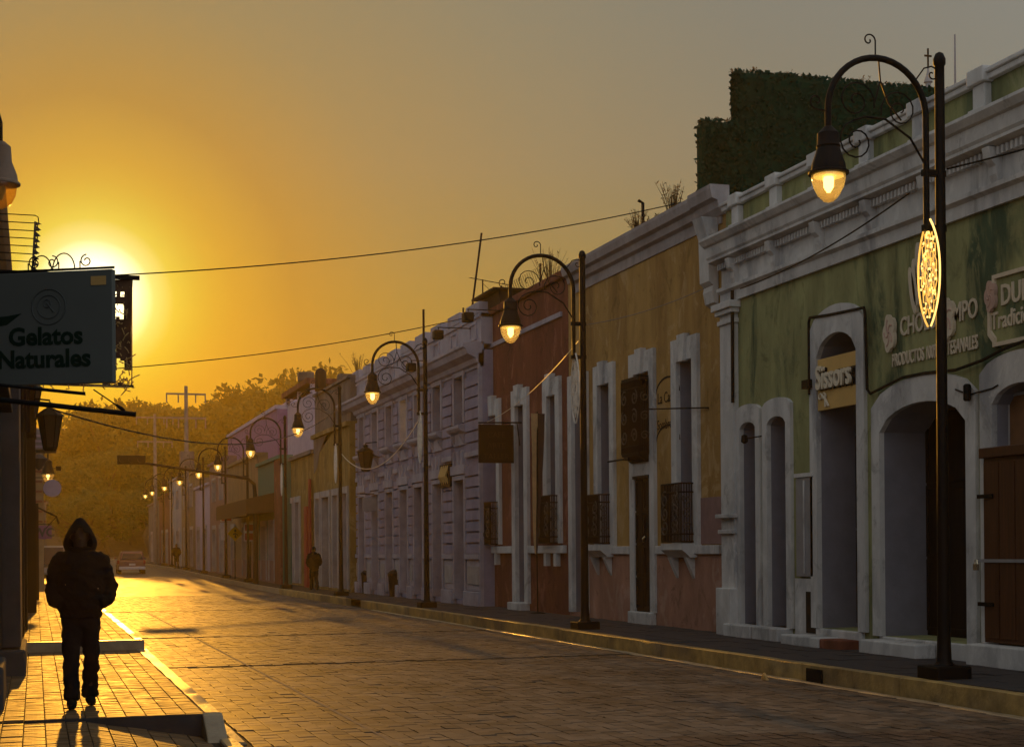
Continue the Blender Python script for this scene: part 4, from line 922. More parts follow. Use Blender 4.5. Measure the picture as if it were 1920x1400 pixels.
zp = onx(480, 790, Xp).z; MB().box(Xp, Xp+9, ya, yb_, 4, zp).build('wall', M['purple'], o10); MB().box(Xp-.1, Xp+9, ya, yb_, zp, zp+.2).build('coping', M['lav'], o10); MB().box(Xp+1, Xp+6, ya+2, yb_-6, zp+.2, zp+.7).build('roof', M['lav'], o10)
MB().prism_xz([(Xp-.0, 6.6), (Xp-1.2, 6.2), (Xp-1.2, 6.35), (Xp, 6.9)], yb_-6, yb_).build('eave', M['terra'], o10)
specs = [('dusty_house', 'hazy dusty pink house with a barred gate beyond the tan corner', 10.6, 393, 428, 7.1, 'pinkw', [(399, 404), (412, 418)], [(399, 404, 4.6, 5.9), (412, 418, 4.6, 5.9)]),
         ('pale_house', 'hazy pale house half hidden by the utility pole', 10.6, 366, 393, 6.0, 'lav', [(370, 374), (382, 387)], []),
         ('tan_house', 'hazy tan house with tall upper windows beside the utility pole', 10.6, 340, 366, 7.2, 'tan', [(345, 349), (356, 361)], [(345, 349, 4.5, 6), (356, 361, 4.5, 6)]),
         ('pale_house', 'hazy pale green house beyond the utility pole', 10.6, 318, 340, 7.4, 'pale', [(322, 325), (331, 335)], [(322, 325, 4.6, 6), (331, 335, 4.6, 6)]),
         ('dusty_house', 'hazy brown house second to last along the row', 10.6, 298, 318, 6.5, 'terra', [(303, 306), (311, 314)], []),
         ('tan_house', 'last hazy house where the row meets the trees', 10.6, 278, 298, 6.2, 'cement', [(283, 286)], [])]
for s in specs: simple_house(s[0], s[1], *s[2:7], doors=s[7], wins=s[8], zd=2.9)
# ------------------------------------------------------------------ street lamps
LXP = 9.8
def make_lamp():
    Y = 15.26; o = thing('street_lamp', '', 'street lamp', (LXP, Y, ZS), 'arched street lamps along the right kerb')
    xt, xh = LXP-.18, LXP-1.41; cx, rr = (xt+xh)/2, (xt-xh)/2; zc = 6.53
    MB().box(LXP-.22, LXP+.22, Y-.22, Y+.22, ZS, ZS+.16).build('base', M['iron'], o, bevel=.02)
    MB().lathe((LXP, Y, ZS+.16), [(.12, 0), (.085, .05), (.075, .3), (.062, 2.5), (.055, 6.6), (.055, 6.76), (.07, 6.78), (.07, 6.84), (.045, 6.9), (.01, 6.92)], 14).build('pole', M['iron'], o, smooth=True)
    pts = [(xt, Y, 5.28), (xt, Y, zc)]+[(cx+rr*math.cos(math.pi*i/20), Y, zc+rr*math.sin(math.pi*i/20)) for i in range(1, 20)]+[(xh, Y, zc), (xh, Y, 6.2)]
    MB().tube(pts, .036, 10).build('arch', M['iron'], o, smooth=True)
    for z in (5.28, 5.90): MB().box(xt-.05, LXP+.06, Y-.03, Y+.03, z-.03, z+.04).build('clamp', M['iron'], o)
    sp = MB()
    def sc_(c, r0, t, a0, d=1, r=.009): sp.tube(spiral((c[0], Y, c[1]), r0, t, a0, 'xz', 24, .12, d), r, 5)
    sp.tube([(cx-.02, Y, zc+rr), (cx-.02, Y, zc+rr+.19)], .009, 5); sc_((cx-.10, zc+rr+.19), .08, 1.1, 0)
    sp.tube([(xt-.12, Y, zc+.42), (xt-.02, Y, zc+.55), (xt+.08, Y, zc+.58)], .009, 5); sc_((xt+.085, zc+.49), .085, 1.1, math.pi/2, -1)
    sp.tube([(xh, Y, zc-.02), (xh-.14, Y, zc-.01)], .009, 5); sc_((xh-.14, zc+.08), .09, 1.1, -math.pi/2, -1)
    sc_((cx-.27, zc+.12), .24, 1.7, -.3, 1); sc_((cx+.28, zc+.05), .24, 1.7, math.pi+.3, -1)
    sp.tube([(cx+.02, Y, zc+rr-.03), (cx+.04, Y, zc+.36), (cx+.14, Y, zc+.12), (cx+.30, Y, zc-.06)], .010, 5)
    sp.tube([(cx-.03, Y, zc+.12), (cx+.02, Y, zc+.30), (cx+.04, Y, zc+.36)], .009, 5)
    sp.tube([(xt, Y, zc-.55), (xt-.2, Y, zc-.25), (cx+.1, Y, zc-.06), (cx-.15, Y, zc-.05), (cx-.3, Y, zc-.1)], .013, 6); sc_((cx-.26, zc-.33), .23, 1.8, math.pi/2+.2, 1, .010)
    sp.build('scrollwork', M['iron'], o, smooth=True)
    MB().lathe((xh, Y, 5.82), [(.225, -.01), (.225, .015), (.195, .03), (.185, .10), (.15, .2), (.125, .28), (.135, .30), (.125, .32), (.12, .44), (.06, .5), (.04, .52)], 20).build('lamp_cap', M['iron'], o, smooth=True)
    bw = MB().lathe((xh, Y, 5.81), [(.19, 0), (.188, -.05), (.17, -.13), (.12, -.23), (.06, -.295), (.012, -.31)], 20).build('lamp_bowl', M['lampglass'], o, smooth=True)
    MB().lathe((xh, Y, 5.81), [(.05, -.02), (.06, -.05), (.055, -.14), (.02, -.2)], 12).build('bulb', M['bulb'], bw, smooth=True)
    MB().lathe((xh, Y, 5.81), [(.165, -.004), (.165, -.028)], 20).build('glow_plate', M['lampglow'], bw)
    return o
lamp0 = make_lamp()
LY = [15.26, 27.2, 39.4, 51.3, 63.2, 75.0, 84, 95.5, 107, 118.5, 126]
LL = ['tall arched black street lamp in front of the green house with a lit ornament', 'arched black street lamp between the rust red and ochre houses', 'arched black street lamp in front of the middle of the lilac house',
      'arched black street lamp in front of the ochre house with four white doors', 'arched street lamp by the lower ochre house, fifth from the green shop', 'arched street lamp beside the traffic signal pole under the purple wall',
      'hazy street lamp before the tan corner house and its double road sign', 'hazy street lamp before the pale house near the utility pole', 'hazy street lamp beyond the utility pole before the pale green house',
      'second to last tiny street lamp in the haze', 'last and smallest street lamp in the haze']
lamps = [lamp0]
for i, y in enumerate(LY):
    o = lamp0 if i == 0 else copy_tree(lamp0)
    if i: o.location = (LXP, y, ZS+rise(y)); lamps.append(o)
    o['label'] = LL[i]
# light ornaments hung on the lamps, spiky almond shapes parallel to the street
def ornament(label, Y, z1, z0, lit):
    yw = .19; o = thing('light_ornament', label, 'ornament', (LXP-.06, Y, z1)); zc = (z0+z1)/2; hh = (z1-z0)/2; x = LXP-.155
    def edge(t): return yw*(max(0, 1-abs(t)**2.2))**.9+.03
    mo = M['ledw'] if lit else M['wirew']; mi = M['led'] if lit else M['wirew']
    for s in (-1, 1):
        pts = [(x, Y+s*edge(t), zc+hh*t) for t in [-1+i/10 for i in range(21)]]
        MB().tube(pts, .012 if lit else .016, 6).build('rim', (M['ledw'] if s < 0 else M['led']) if lit else mo, o)
    mb = MB(); md = MB()
    for ring_ in (.30, .52, .74):
        for kx in range(14):
            a = 2*math.pi*kx/14; a2 = 2*math.pi*(kx+1)/14; am = (a+a2)/2
            f = lambda aa, rr: (x+random.uniform(-.01, .01), Y+yw*.95*rr*math.cos(aa), zc+hh*.92*rr*math.sin(aa))
            mb.tube([f(a, ring_), f(am, ring_+.17), f(a2, ring_)], .007 if lit else .010, 4); md.tube([f(a, ring_), f(am, ring_-.15), f(a2, ring_)], .006 if lit else .010, 4)
    mb.build('light_string', mi, o); md.build('wire_lace', M['wirew'], o)
    fr = MB()
    for t in (-.6, -.2, .2, .6): fr.tube([(x+.012, Y-edge(t), zc+hh*t), (x+.012, Y+edge(t), zc+hh*t)], .006, 4)
    fr.tube([(x+.012, Y, z0), (x+.012, Y, z1)], .007, 4); fr.build('frame', M['iron'], o)
    if lit:
        bd_ = MB()
        for i in range(60):
            a = random.random()*6.28; r_ = random.random()**.5*.9; c = (x-.01, Y+yw*r_*math.cos(a), zc+hh*r_*math.sin(a)); bd_.box(c[0]-.006, c[0]+.006, c[1]-.007, c[1]+.007, c[2]-.012, c[2]+.012)
        bd_.build('bulb', M['ledw'], o, fix=False, kind='stuff')
        l_ = bpy.data.lights.new('ornament_glow', 'POINT'); l_.energy = 6; l_.color = (1, .55, .12); l_.shadow_soft_size = .2
        lo_ = bpy.data.objects.new('ornament_glow', l_); COL.objects.link(lo_); lo_.location = (x-.25, Y, zc); lo_.parent = o; lo_.location = Vector((x-.25, Y, zc))-wloc(o)
    return o
ornament('lit amber almond shaped light ornament on the nearest street lamp', 15.26, 5.38, 4.18, True)
ornament('unlit pale wire almond ornament on the lamp before the ochre house', 27.2, 5.35, 4.05, False)
ornament('unlit pale wire ornament on the lamp before the lilac house', 39.4, 5.35, 4.0, False)
ornament('faint unlit wire ornament on the lamp before the ochre doors', 51.3, 5.3, 4.0, False)
ornament('faint unlit wire ornament on the fifth lamp from the green shop', 63.2, 5.3, 4.0, False)
# ------------------------------------------------------------------ poles, signs, wires
def utility(label, px, X, ztop, arms):
    Y = FY(px, X); g = rise(Y); o = thing('utility_pole', label, 'utility pole', (X, Y, g)); MB().tube([(X, Y, g), (X, Y, ztop)], [.2, .12], 10).build('pole', M['conc'], o)
    for z, w_, dz in arms:
        c = MB().box(X-w_, X+w_, Y-.06, Y+.06, z-.06, z+.06).build('crossarm', M['conc'], o)
        for s in (-1, -.4, .5, 1): MB().tube([(X+s*w_*.97, Y, z+dz*.1), (X+s*w_*.97, Y, z+dz)], .05, 6).build('insulator', M['conc'], c)
    return o, Y, g
p = onx(350, 722, 10.0); up, UY, ug = utility('tall concrete utility pole with two crossarms against the trees', 350, 10.0, p.z, [(p.z-.55, 1.35, -.6), (p.z-2.2, 1.35, -.7)])
MB().box(9.55, 10.5, UY-.35, UY+.35, onx(350, 880, 10).z, onx(350, 846, 10).z).build('transformer', M['cement'], up, bevel=.05)
p = onx(291, 775, 10.0); utility('shorter hazy utility pole further off in front of the trees', 291, 10.0, p.z, [(p.z-.3, 1.6, -.6), (p.z-2.4, 1.5, -.5)])
# traffic signal on a mast arm
TY = FY(478, 9.7); tg = rise(TY); ts = thing('traffic_signal', 'dark traffic signal box on a long mast arm across the hazy street', 'traffic signal', (9.7, TY, tg))
pe = ony(246, 862, TY); pm = ony(270, 868, TY); pb = ony(465, 897, TY)
MB().tube([(9.7, TY, tg), (9.7, TY, pb.z-.7)], [.13, .10], 10).build('pole', M['rust'], ts)
MB().tube([pm, pb, (9.66, TY, pb.z-.25), (9.7, TY, pb.z-.75)], [.05, .075, .085, .09], 8).build('mast_arm', M['rust'], ts)
MB().box(pe.x-.62, pe.x+.62, TY-.15, TY+.15, pe.z-.2, pe.z+.2).build('signal_head', M['iron'], ts, bevel=.03)
for k_ in (-.4, 0, .4): MB().tube([(pe.x+k_, TY-.15, pe.z), (pe.x+k_, TY-.3, pe.z)], .13, 12).build('visor', M['iron'], ts)
def roadsign(name, label, px, Y, ybase, plates, X=None, poletop=None):
    q = ony(px, ybase, Y); g = rise(Y)+ZS; o = thing(name, label, 'road sign', (q.x, Y, g)); t = ony(px, poletop, Y).z
    MB().tube([(q.x, Y, g), (q.x, Y, t)], .035, 8).build('post', M['iron'], o)
    for (x0, x1, y0, y1, m_, shape) in plates:
        a = ony(x0, y0, Y); b = ony(x1, y1, Y)
        if shape == 'rect': MB().box(a.x, b.x, Y-.06, Y-.035, b.z, a.z).build('plate', M[m_], o)
        elif shape == 'mark': MB().box(a.x, b.x, Y-.068, Y-.061, b.z, a.z).build('red_panel', M[m_], o)
        else:
            cx_, cz_ = (a.x+b.x)/2, (a.z+b.z)/2; r_ = (b.x-a.x)/2; MB().prism_xz([(cx_-r_, cz_), (cx_, cz_-r_), (cx_+r_, cz_), (cx_, cz_+r_)], Y-.06, Y-.03).build('diamond_plate', M[m_], o)
    return o
roadsign('road_sign', 'double red and white road sign on a dark post by the corner awning', 470, 76.0, 1092, [(457, 482, 981, 1014, 'whitep', 'rect'), (459, 480, 983, 995, 'redp', 'mark'), (459, 480, 999, 1012, 'redp', 'mark')], poletop=982)
ys_ = roadsign('warning_sign', 'yellow diamond warning sign beside the double red sign', 441, 81.0, 1088, [(426, 455, 985, 1015, 'yelp', 'diamond')], poletop=990)
q = ony(441, 1000, 81); mb = MB().tube([(q.x, 80.93, q.z-.22), (q.x, 80.93, q.z+.05)], .05, 6); mb.lathe((q.x, 80.93, q.z+.08), [(.02, 0), (.06, .04), (.06, .1), (.02, .14)], 8); mb.tube([(q.x-.12, 80.93, q.z-.05), (q.x, 80.93, q.z+.02), (q.x+.12, 80.93, q.z-.08)], .03, 5); mb.build('walker_symbol', M['signblack'], ys_)
roadsign('road_sign', 'red arrow road sign above a narrow white plate beside the yellow diamond', 424, 84.6, 1090, [(413, 436, 963, 977, 'whitep', 'rect'), (415, 434, 965, 976, 'redp', 'mark'), (413, 422, 979, 1012, 'whitep', 'rect')], poletop=964)
def wire(label, a, b, sag, r=.012, m='iron', name='overhead_wire'):
    a, b = Vector(a), Vector(b); pts = [a.lerp(b, t/24)-Vector((0, 0, sag*4*(t/24)*(1-t/24))) for t in range(25)]
    return tag(MB().tube(pts, r, 5).build(name, M[m]), label, 'wire')
Lp = ony(60, 522, 23); wire('thin wire crossing the sky from the sign to the ochre roof', Lp, onx(1310, 372, 11.9), .28, .010)
wire('faint lower wire from the banner to the lilac parapet', ony(60, 700, 36), onx(890, 592, 11.2), .25, .012)
wire('dark cable sagging from the black arm towards the ochre doors', ony(100, 768, 20), (9.7, 51.3, 6.45), .75, .012)
wire('string of pale tinsel from the third to the fourth lamp', (9.75, 39.5, 5.3), (10.9, 57.0, 5.4), 1.0, .014, 'wirew', 'tinsel_string')
wire('pale string from the second lamp down the rust red wall', (9.75, 27.3, 5.6), (11.2, 39.3, 5.0), .25, .008, 'wirew', 'tinsel_string')
pw1, pw2 = onx(1705, 362, 11.0), onx(1388, 541, 11.33)
wire('dark cable drooping along the green cornice down to the far pilaster', pw1, pw2, .12, .012)
wire('dark cable from the near lamp to the green cornice out of frame', (9.85, 15.2, 5.95), (11.3, 11.2, 6.3), .1, .012)
wire('crooked pale cable strung across the ochre wall', (9.85, 27.3, 5.9), (11.45, 25.0, 6.35), .1, .008, 'conc')
# ------------------------------------------------------------------ left side
XL = -.80
lhs = thing('left_house', 'tall shaded house wall along the left sidewalk edge', 'building', (XL, 24, Z2))
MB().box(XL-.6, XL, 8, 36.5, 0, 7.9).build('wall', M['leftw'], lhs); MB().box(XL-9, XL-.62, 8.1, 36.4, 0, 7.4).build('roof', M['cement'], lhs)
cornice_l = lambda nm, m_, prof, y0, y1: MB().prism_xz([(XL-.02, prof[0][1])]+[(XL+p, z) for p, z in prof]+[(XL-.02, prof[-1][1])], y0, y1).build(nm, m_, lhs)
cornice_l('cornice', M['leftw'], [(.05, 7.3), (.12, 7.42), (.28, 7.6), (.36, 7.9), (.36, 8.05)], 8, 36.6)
for y0, y1 in ((15.0, 15.5), (19.6, 20.0), (22.8, 23.2)): MB().box(XL, XL+.33, y0, y1, .0, 4.6).build('pilaster', M['leftg'], lhs, bevel=.02)
MB().box(XL, XL+.50, 15.6, 17.2, .0, .62).build('plinth', M['leftg'], lhs, bevel=.03); MB().box(XL, XL+.68, 20.0, 22.7, .0, .52).build('plinth', M['leftg'], lhs, bevel=.03)
MB().box(XL, XL+.42, 16.0, 19.5, .62, 3.4).build('door', M['darkwood'], lhs); MB().box(XL, XL+.55, 15.9, 19.6, 3.4, 3.52).build('door_head', M['leftg'], lhs, bevel=.01)
MB().box(XL, XL+.62, 20.1, 22.7, .55, 4.2).build('pilaster', M['leftg'], lhs)
for y, z0_, z1_, dx in ((24.2, .35, 4.4, .55), (26.5, .35, 4.3, .62), (28.8, .35, 4.3, .66)): MB().box(XL, XL+dx, y, y+.9, z0_, z1_).build('shutter', M['darkwood'], lhs, bevel=.02)
MB().box(XL, XL+.80, 24.0, 36.4, 4.3, 4.45).build('shop_canopy', M['rust'], lhs)
for i in range(9): MB().box(XL+.3+.05*i, XL+.34+.05*i, 24.0, 24.06, 3.5, 4.3).build('slat', M['rust'], lhs)
o = tuft('wall_weed', 'dry weeds clinging to the end of the left cornice', (XL+.34, 36.4, 6.9), .5, .15, 30); tuft('wall_weed', 'small dry weeds lower on the left wall end', (XL+.36, 36.4, 5.8), .3, .12, 20)
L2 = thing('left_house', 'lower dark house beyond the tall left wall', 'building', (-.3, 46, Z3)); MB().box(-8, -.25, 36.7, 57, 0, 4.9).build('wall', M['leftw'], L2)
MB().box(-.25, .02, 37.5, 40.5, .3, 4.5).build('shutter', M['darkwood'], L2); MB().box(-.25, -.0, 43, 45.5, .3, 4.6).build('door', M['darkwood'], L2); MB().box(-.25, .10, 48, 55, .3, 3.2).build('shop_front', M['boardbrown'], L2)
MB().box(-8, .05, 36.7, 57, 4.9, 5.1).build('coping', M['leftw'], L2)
L3 = thing('left_house', 'far hazy left house with slatted shutters beyond the cross street', 'building', (0, 80, .2)); MB().box(-9, .35, 68, 118, 0, 6.4).build('wall', M['tan'], L3)
MB().box(-9, .45, 68, 118, 6.4, 6.6).build('coping', M['tan'], L3)
for k_ in range(8): MB().box(.36, .44, 67.7, 67.98, 2.6+k_*.42, 2.68+k_*.42).build('slat', M['terra'], L3)
for k_ in range(8): MB().box(-1.0, .3, 67.93, 67.99, 2.6+k_*.42, 2.68+k_*.42).build('slat', M['terra'], L3)
MB().box(-.8, -.1, 67.9, 67.99, .4, 2.4).build('door', M['darkwood'], L3)
L4 = thing('left_house', 'last hazy left house before the trees', 'building', (0, 140, .6)); MB().box(-9, .8, 120, 175, 0, 5.4).build('wall', M['cement'], L4); MB().box(-9, .95, 120, 175, 5.4, 5.6).build('coping', M['cement'], L4)
# wall lamps on brackets at the left
def wall_lamp(label, c, s, wallx, lit=True):
    x, y, z = c; o = thing('wall_lamp', label, 'wall lamp', c)
    MB().lathe(c, [(.23*s, -.01), (.23*s, .015), (.2*s, .04), (.19*s, .12), (.13*s, .28), (.12*s, .46), (.05*s, .52)], 18).build('lamp_cap', M['iron'] if lit else M['conc'], o, smooth=True)
    bw = MB().lathe(c, [(.19*s, -.012), (.17*s, -.14*s), (.12*s, -.24*s), (.02, -.31*s)], 18).build('lamp_bowl', M['lampglass'], o, smooth=True)
    MB().lathe(c, [(.05, -.03), (.06, -.08), (.02, -.2)], 10).build('bulb', M['bulb'] if lit else M['whitep'], bw, smooth=True)
    pts = [(x, y, z+.5), (x, y, z+.75)]+[(x-.3+.3*math.cos(a), y, z+.75+.3*math.sin(a)) for a in (.5, 1, 1.57, 2.1, 2.6)]+[(wallx, y, z+.7)]
    MB().tube(pts, .025, 8).build('arm', M['iron'], o, smooth=True); return o
p = ony(2, 345, 20.0); wall_lamp('large unlit grey wall lamp high on the left wall under the cornice', (p.x, 20, p.z), 1.0, XL, False)
p = ony(90, 888, 58); wall_lamp('lit arched wall lamp on the left below the lantern', (p.x, 58, p.z), 1.1, -.3)
p = ony(94, 845, 29); lantern('wall_lantern', 'large dark six sided lantern hanging at the left above the walker', (p.x, 29, p.z), .23, .88, arm=-.85)
p = ony(56, 790, 33); lantern('wall_lantern', 'second dark lantern half hidden behind the large left lantern', (p.x, 33, p.z), .25, .95, arm=-.5)
def board(name, label, px0, px1, py0, py1, Y, m_, armx=-.3, th=.05, cat='sign'):
    a = ony(px0, py0, Y); b = ony(px1, py1, Y); o = thing(name, label, cat, ((a.x+b.x)/2, Y, b.z)); MB().box(a.x, b.x, Y-th/2, Y+th/2, b.z, a.z).build('board', M[m_], o, bevel=.01)
    MB().tube([(armx, Y, a.z+.06), (b.x, Y, a.z+.06)], .015, 6).build('arm', M['iron'], o); return o, a, b
wc, a, b = board('restroom_sign', 'purple brown sign with pale WC letters on the left', 67, 97, 985, 1010, 58, 'purple')
textobj('WC', .42, .01, M['signline'], 'lettering', wc, ((a.x+b.x)/2, 57.97, b.z+.1), '-Y', 'CENTER', bold=.015)
p = ony(98, 915, 52); rd = thing('round_sign', 'round grey disc sign hanging behind the left wall lamp', 'sign', (p.x, 52, p.z)); r_ = .28
MB().prism_xz([(p.x+r_*math.cos(2*math.pi*i/32), p.z+r_*math.sin(2*math.pi*i/32)) for i in range(32)], 51.97, 52.03).build('disc', M['lav'], rd); MB().tube([(-.3, 52, p.z+r_+.06), (p.x+.1, 52, p.z+r_+.06)], .015, 6).build('arm', M['iron'], rd)
a = ony(60, 812, 46); b = ony(106, 846, 46); aw2 = thing('awning', 'small grey striped awning jutting from the left wall behind the lantern', 'awning', (a.x, 46, a.z))
MB().prism_xz([(-.3, a.z+.15), (a.x+.1, a.z+.12), (b.x, b.z+.14), (b.x, b.z), (-.3, b.z)], 45.2, 46.8).build('canopy', M['awng'], aw2)
for k_ in range(3): MB().box(-.2, b.x-.02*k_, 45.17, 45.19, b.z+.05+k_*.15, b.z+.11+k_*.15).build('stripe', M['lav'], aw2)
a = ony(64, 948, 50); b = ony(106, 968, 50); c = ony(110, 982, 50); tag(MB().tube([a, b, c], .03, 6).tube([b, ony(86, 990, 50)], .015, 5).build('folded_bracket', M['iron']), 'bent dark awning arm above the WC sign', 'bracket')
p = ony(73, 866, 40); tag(MB().lathe((p.x, 40, p.z-.2), [(.02, 0), (.1, .1), (.22, .28), (.1, .36), (.03, .4)], 8).build('star_lantern', M['leftg']), 'small pointed grey lantern tucked under the left awning', 'lantern')
mb = MB().box(ony(103, 0, 58).x-.1, ony(103, 0, 58).x+.08, 57.9, 58.1, ony(100, 882, 58).z, ony(100, 874, 58).z); mb.tube([(-.3, 58, ony(100, 878, 58).z), (ony(103, 0, 58).x, 58, ony(100, 878, 58).z)], .015, 5)
tag(mb.build('security_camera', M['iron']), 'tiny dark camera on an arm beside the lit left lamp', 'camera')
# gelato sign with scroll bracket, lace banner, black arm, coiled rack
SY = 14.5; gs = thing('gelato_sign', 'grey hanging board with dark green Gelatos Naturales lettering', 'sign', (-.62, SY, 3.2))
x0_, x1_, z0_, z1_ = -.62, .695, 3.25, 4.27
MB().box(x0_, x1_, SY-.035, SY+.035, z0_, z1_).build('board', M['signgrey'], gs, bevel=.006)
textobj('Gelatos', .225, .004, M['signgreen'], 'lettering', gs, (-.285, SY-.036, 3.612), '-Y', 'LEFT', bold=.007, sx=1.0)
textobj('Naturales', .225, .004, M['signgreen'], 'lettering', gs, (-.395, SY-.036, 3.407), '-Y', 'LEFT', bold=.007, sx=1.0)
for r_, w_ in ((.16, .006), (.105, .005)):
    mb = MB(); mb.tube([(.10+r_*math.cos(2*math.pi*i/40), SY-.037, 3.95+r_*math.sin(2*math.pi*i/40)) for i in range(41)], w_, 4); mb.build('emblem', M['signline'], gs)
mb = MB().tube([(.08, SY-.037, 3.99), (.15, SY-.037, 3.90)], .008, 4); mb.tube(spiral((.085, SY-.037, 3.98), .035, 1, 0, 'xz', 12, 1), .006, 4); mb.build('emblem', M['signline'], gs)
MB().box(.50, .64, SY-.041, SY-.036, 4.13, 4.21).build('sticker', M['signtan'], gs)
MB().prism_xz([(-.62, 3.76), (-.30, 3.80), (-.16, 3.90), (-.30, 3.88), (-.62, 3.86)], SY-.040, SY-.036).build('leaf_print', M['signgreen'], gs)
mb = MB().tube([(-.8, SY, 4.29), (.7, SY, 4.29)], .012, 6)
for cx_, r0, d_ in ((-.08, .10, 1), (.33, .11, -1)): 
    mb.tube([(cx_+d_*r0*1.9*(1-math.cos(a))*.5-d_*.0, SY, 4.29+r0*1.35*math.sin(a)) for a in [math.pi*i/14 for i in range(15)]], .006, 5)
for cx_, d_ in ((-.05, 1), (.12, -1), (.44, 1)): mb.tube(spiral((cx_, SY, 4.36), .06, 1.2, math.pi/2 if d_ > 0 else math.pi/2, 'xz', 16, .3, d_), .006, 5); mb.tube([(cx_-d_*.06, SY, 4.36), (cx_-d_*.06, SY, 4.29)], .006, 5)
mb.build('scroll_bracket', M['iron'], gs)
gs.rotation_euler.z = -R(28); gs.location = (-.49, SY, 3.135); gs.scale = (1, 1, .965)
BYY = 17.0; bn = thing('lace_banner', 'cut lace banner with glittering edges hanging behind the gelato board', 'banner', (.5, BYY, 3.5))
nx, nz = 44, 44; mb = MB(); vs = []
bx0, bx1, bz0, bz1 = -.75, 1.02, 3.47, 4.62
for j in range(nz+1):
    for i in range(nx+1):
        u_, v_ = i/nx, j/nz; vs.append((bx0+(bx1-bx0)*u_-.05*v_*(1-v_)*u_*4*.4, BYY+.05*math.sin(u_*9)+.03*math.sin(v_*7+u_*4), bz1-(bz1-bz0)*v_))
fs = []
for j in range(nz):
    for i in range(nx):
        nv = noise.noise(Vector((i*.33, j*.22, 2.2)))
        if (j > nz-8 and j < nz-1 and nv > -.05) or (i > nx-9 and i < nx-2 and j > 1 and nv > (.02 if j < 16 else .28)): continue
        fs.append((j*(nx+1)+i, j*(nx+1)+i+1, (j+1)*(nx+1)+i+1, (j+1)*(nx+1)+i))
mb.add(vs, fs); ob = mb.build('cloth', M['banner'], bn); sm = ob.modifiers.new('thick', 'SOLIDIFY'); sm.thickness = .004
mb = MB()
for i in range(170):
    u_ = random.uniform(0, 1); 
    if i % 2: x_ = bx1-.03-random.random()*.22; z_ = random.uniform(bz0, bz1-.05)
    else: x_ = bx0+(bx1-bx0)*u_; z_ = bz0+random.random()*.10
    q = Vector((x_, BYY-.02+.05*math.sin((x_-bx0)/(bx1-bx0)*9), z_)); v = Vector((random.gauss(0, .035), 0, random.gauss(0, .04)))
    mb.tube([q, q+v*.6+Vector((0, -.01, 0)), q+v+Vector((random.gauss(0, .02), 0, random.gauss(0, .02)))], .006, 4)
mb.tube([(bx0+.02, BYY, bz0+.02), (bx1-.05, BYY, bz0+.0)], .008, 5); mb.tube([(bx1-.01, BYY+.03, bz1-.05), (bx1-.02, BYY, bz0)], .007, 5)
mb.build('lace_edge', M['lace'], bn)
MB().box(-.8, 1.09, BYY-.02, BYY+.02, bz1, bz1+.045).build('rod', M['rust'], bn)
Yb = 13.5; br_ = thing('flagpole_arm', 'black bare pole slanting out from the left wall below the gelato board', 'pole', (XL, Yb, 3.0))
a, b = Vector((XL, Yb, 3.03)), ony(255, 777, Yb); MB().tube([a, b], .022, 8).build('pole', M['iron'], br_); c = ony(175, 730, 13.5); d = ony(234, 770, 13.5)
MB().tube([c, d], .006, 5).tube([c.lerp(d, .72), c.lerp(d, .9), d], [.012, .018, .01], 6).build('cord', M['iron'], br_); MB().tube([(XL, Yb, 3.15), ony(60, 728, 13.5), ony(160, 738, 13.5)], .016, 6).build('brace', M['iron'], br_)
rk_ = thing('coiled_rack', 'row of thin curved iron rods with a jagged hanging strip on the left wall', 'rack', (XL, 20.5, 5.5)); YR = 20.5
for k_ in range(7):
    a = ony(28, 402+k_*14.5, YR); b = ony(66-k_*1.2, 404+k_*14.5, YR); MB().tube([(XL, YR, a.z), a, b, b+Vector((.035, 0, -.02)), b+Vector((.045, 0, -.10))], .007, 5).build('rod', M['iron'], rk_)
ps = []; 
for k_ in range(8):
    z = ony(70, 420+k_*11, YR).z; ps += [(ony(70-k_*.8, 420, YR).x+(.05 if 1 else 0), z), (ony(67-k_*.8, 420, YR).x, z-.02)]
zt_ = ony(70, 415, YR).z; zb_ = ony(66, 508, YR).z; xl = ony(63, 450, YR).x
MB().prism_xz([(xl-.03, zb_), (xl+.01, zt_)]+ps+[(xl+.06, zb_)], YR-.01, YR+.01).build('jagged_strip', M['leftg'], rk_)
# ------------------------------------------------------------------ people
def remeshed(mb, name, m, parent, vox=.014, smooth=6, label=None):
    o = mb.build(name, m, None)
    r_ = o.modifiers.new('r', 'REMESH'); r_.mode = 'VOXEL'; r_.voxel_size = vox; s_ = o.modifiers.new('s', 'SMOOTH'); s_.iterations = smooth; s_.factor = .6
    dg = bpy.context.evaluated_depsgraph_get(); me = bpy.data.meshes.new_from_object(o.evaluated_get(dg)); bpy.data.objects.remove(o)
    me.polygons.foreach_set('use_smooth', [True]*len(me.polygons)); off = wloc(parent)
    if name in ('jacket', 'trousers'):
        nn = [v.normal.copy() for v in me.vertices]
        for v, q in zip(me.vertices, nn):
            c = v.co; v.co = c+q*(.016*noise.noise(Vector((c.x*7+c.z*5, c.y*6, c.z*13)))+.008*noise.noise(Vector((c.x*22, c.y*18, c.z*30+c.x*15))))
    for v in me.vertices: v.co -= off
    o = bpy.data.objects.new(name, me); COL.objects.link(o); o.parent = parent
    if not me.materials: me.materials.append(m)
    return o
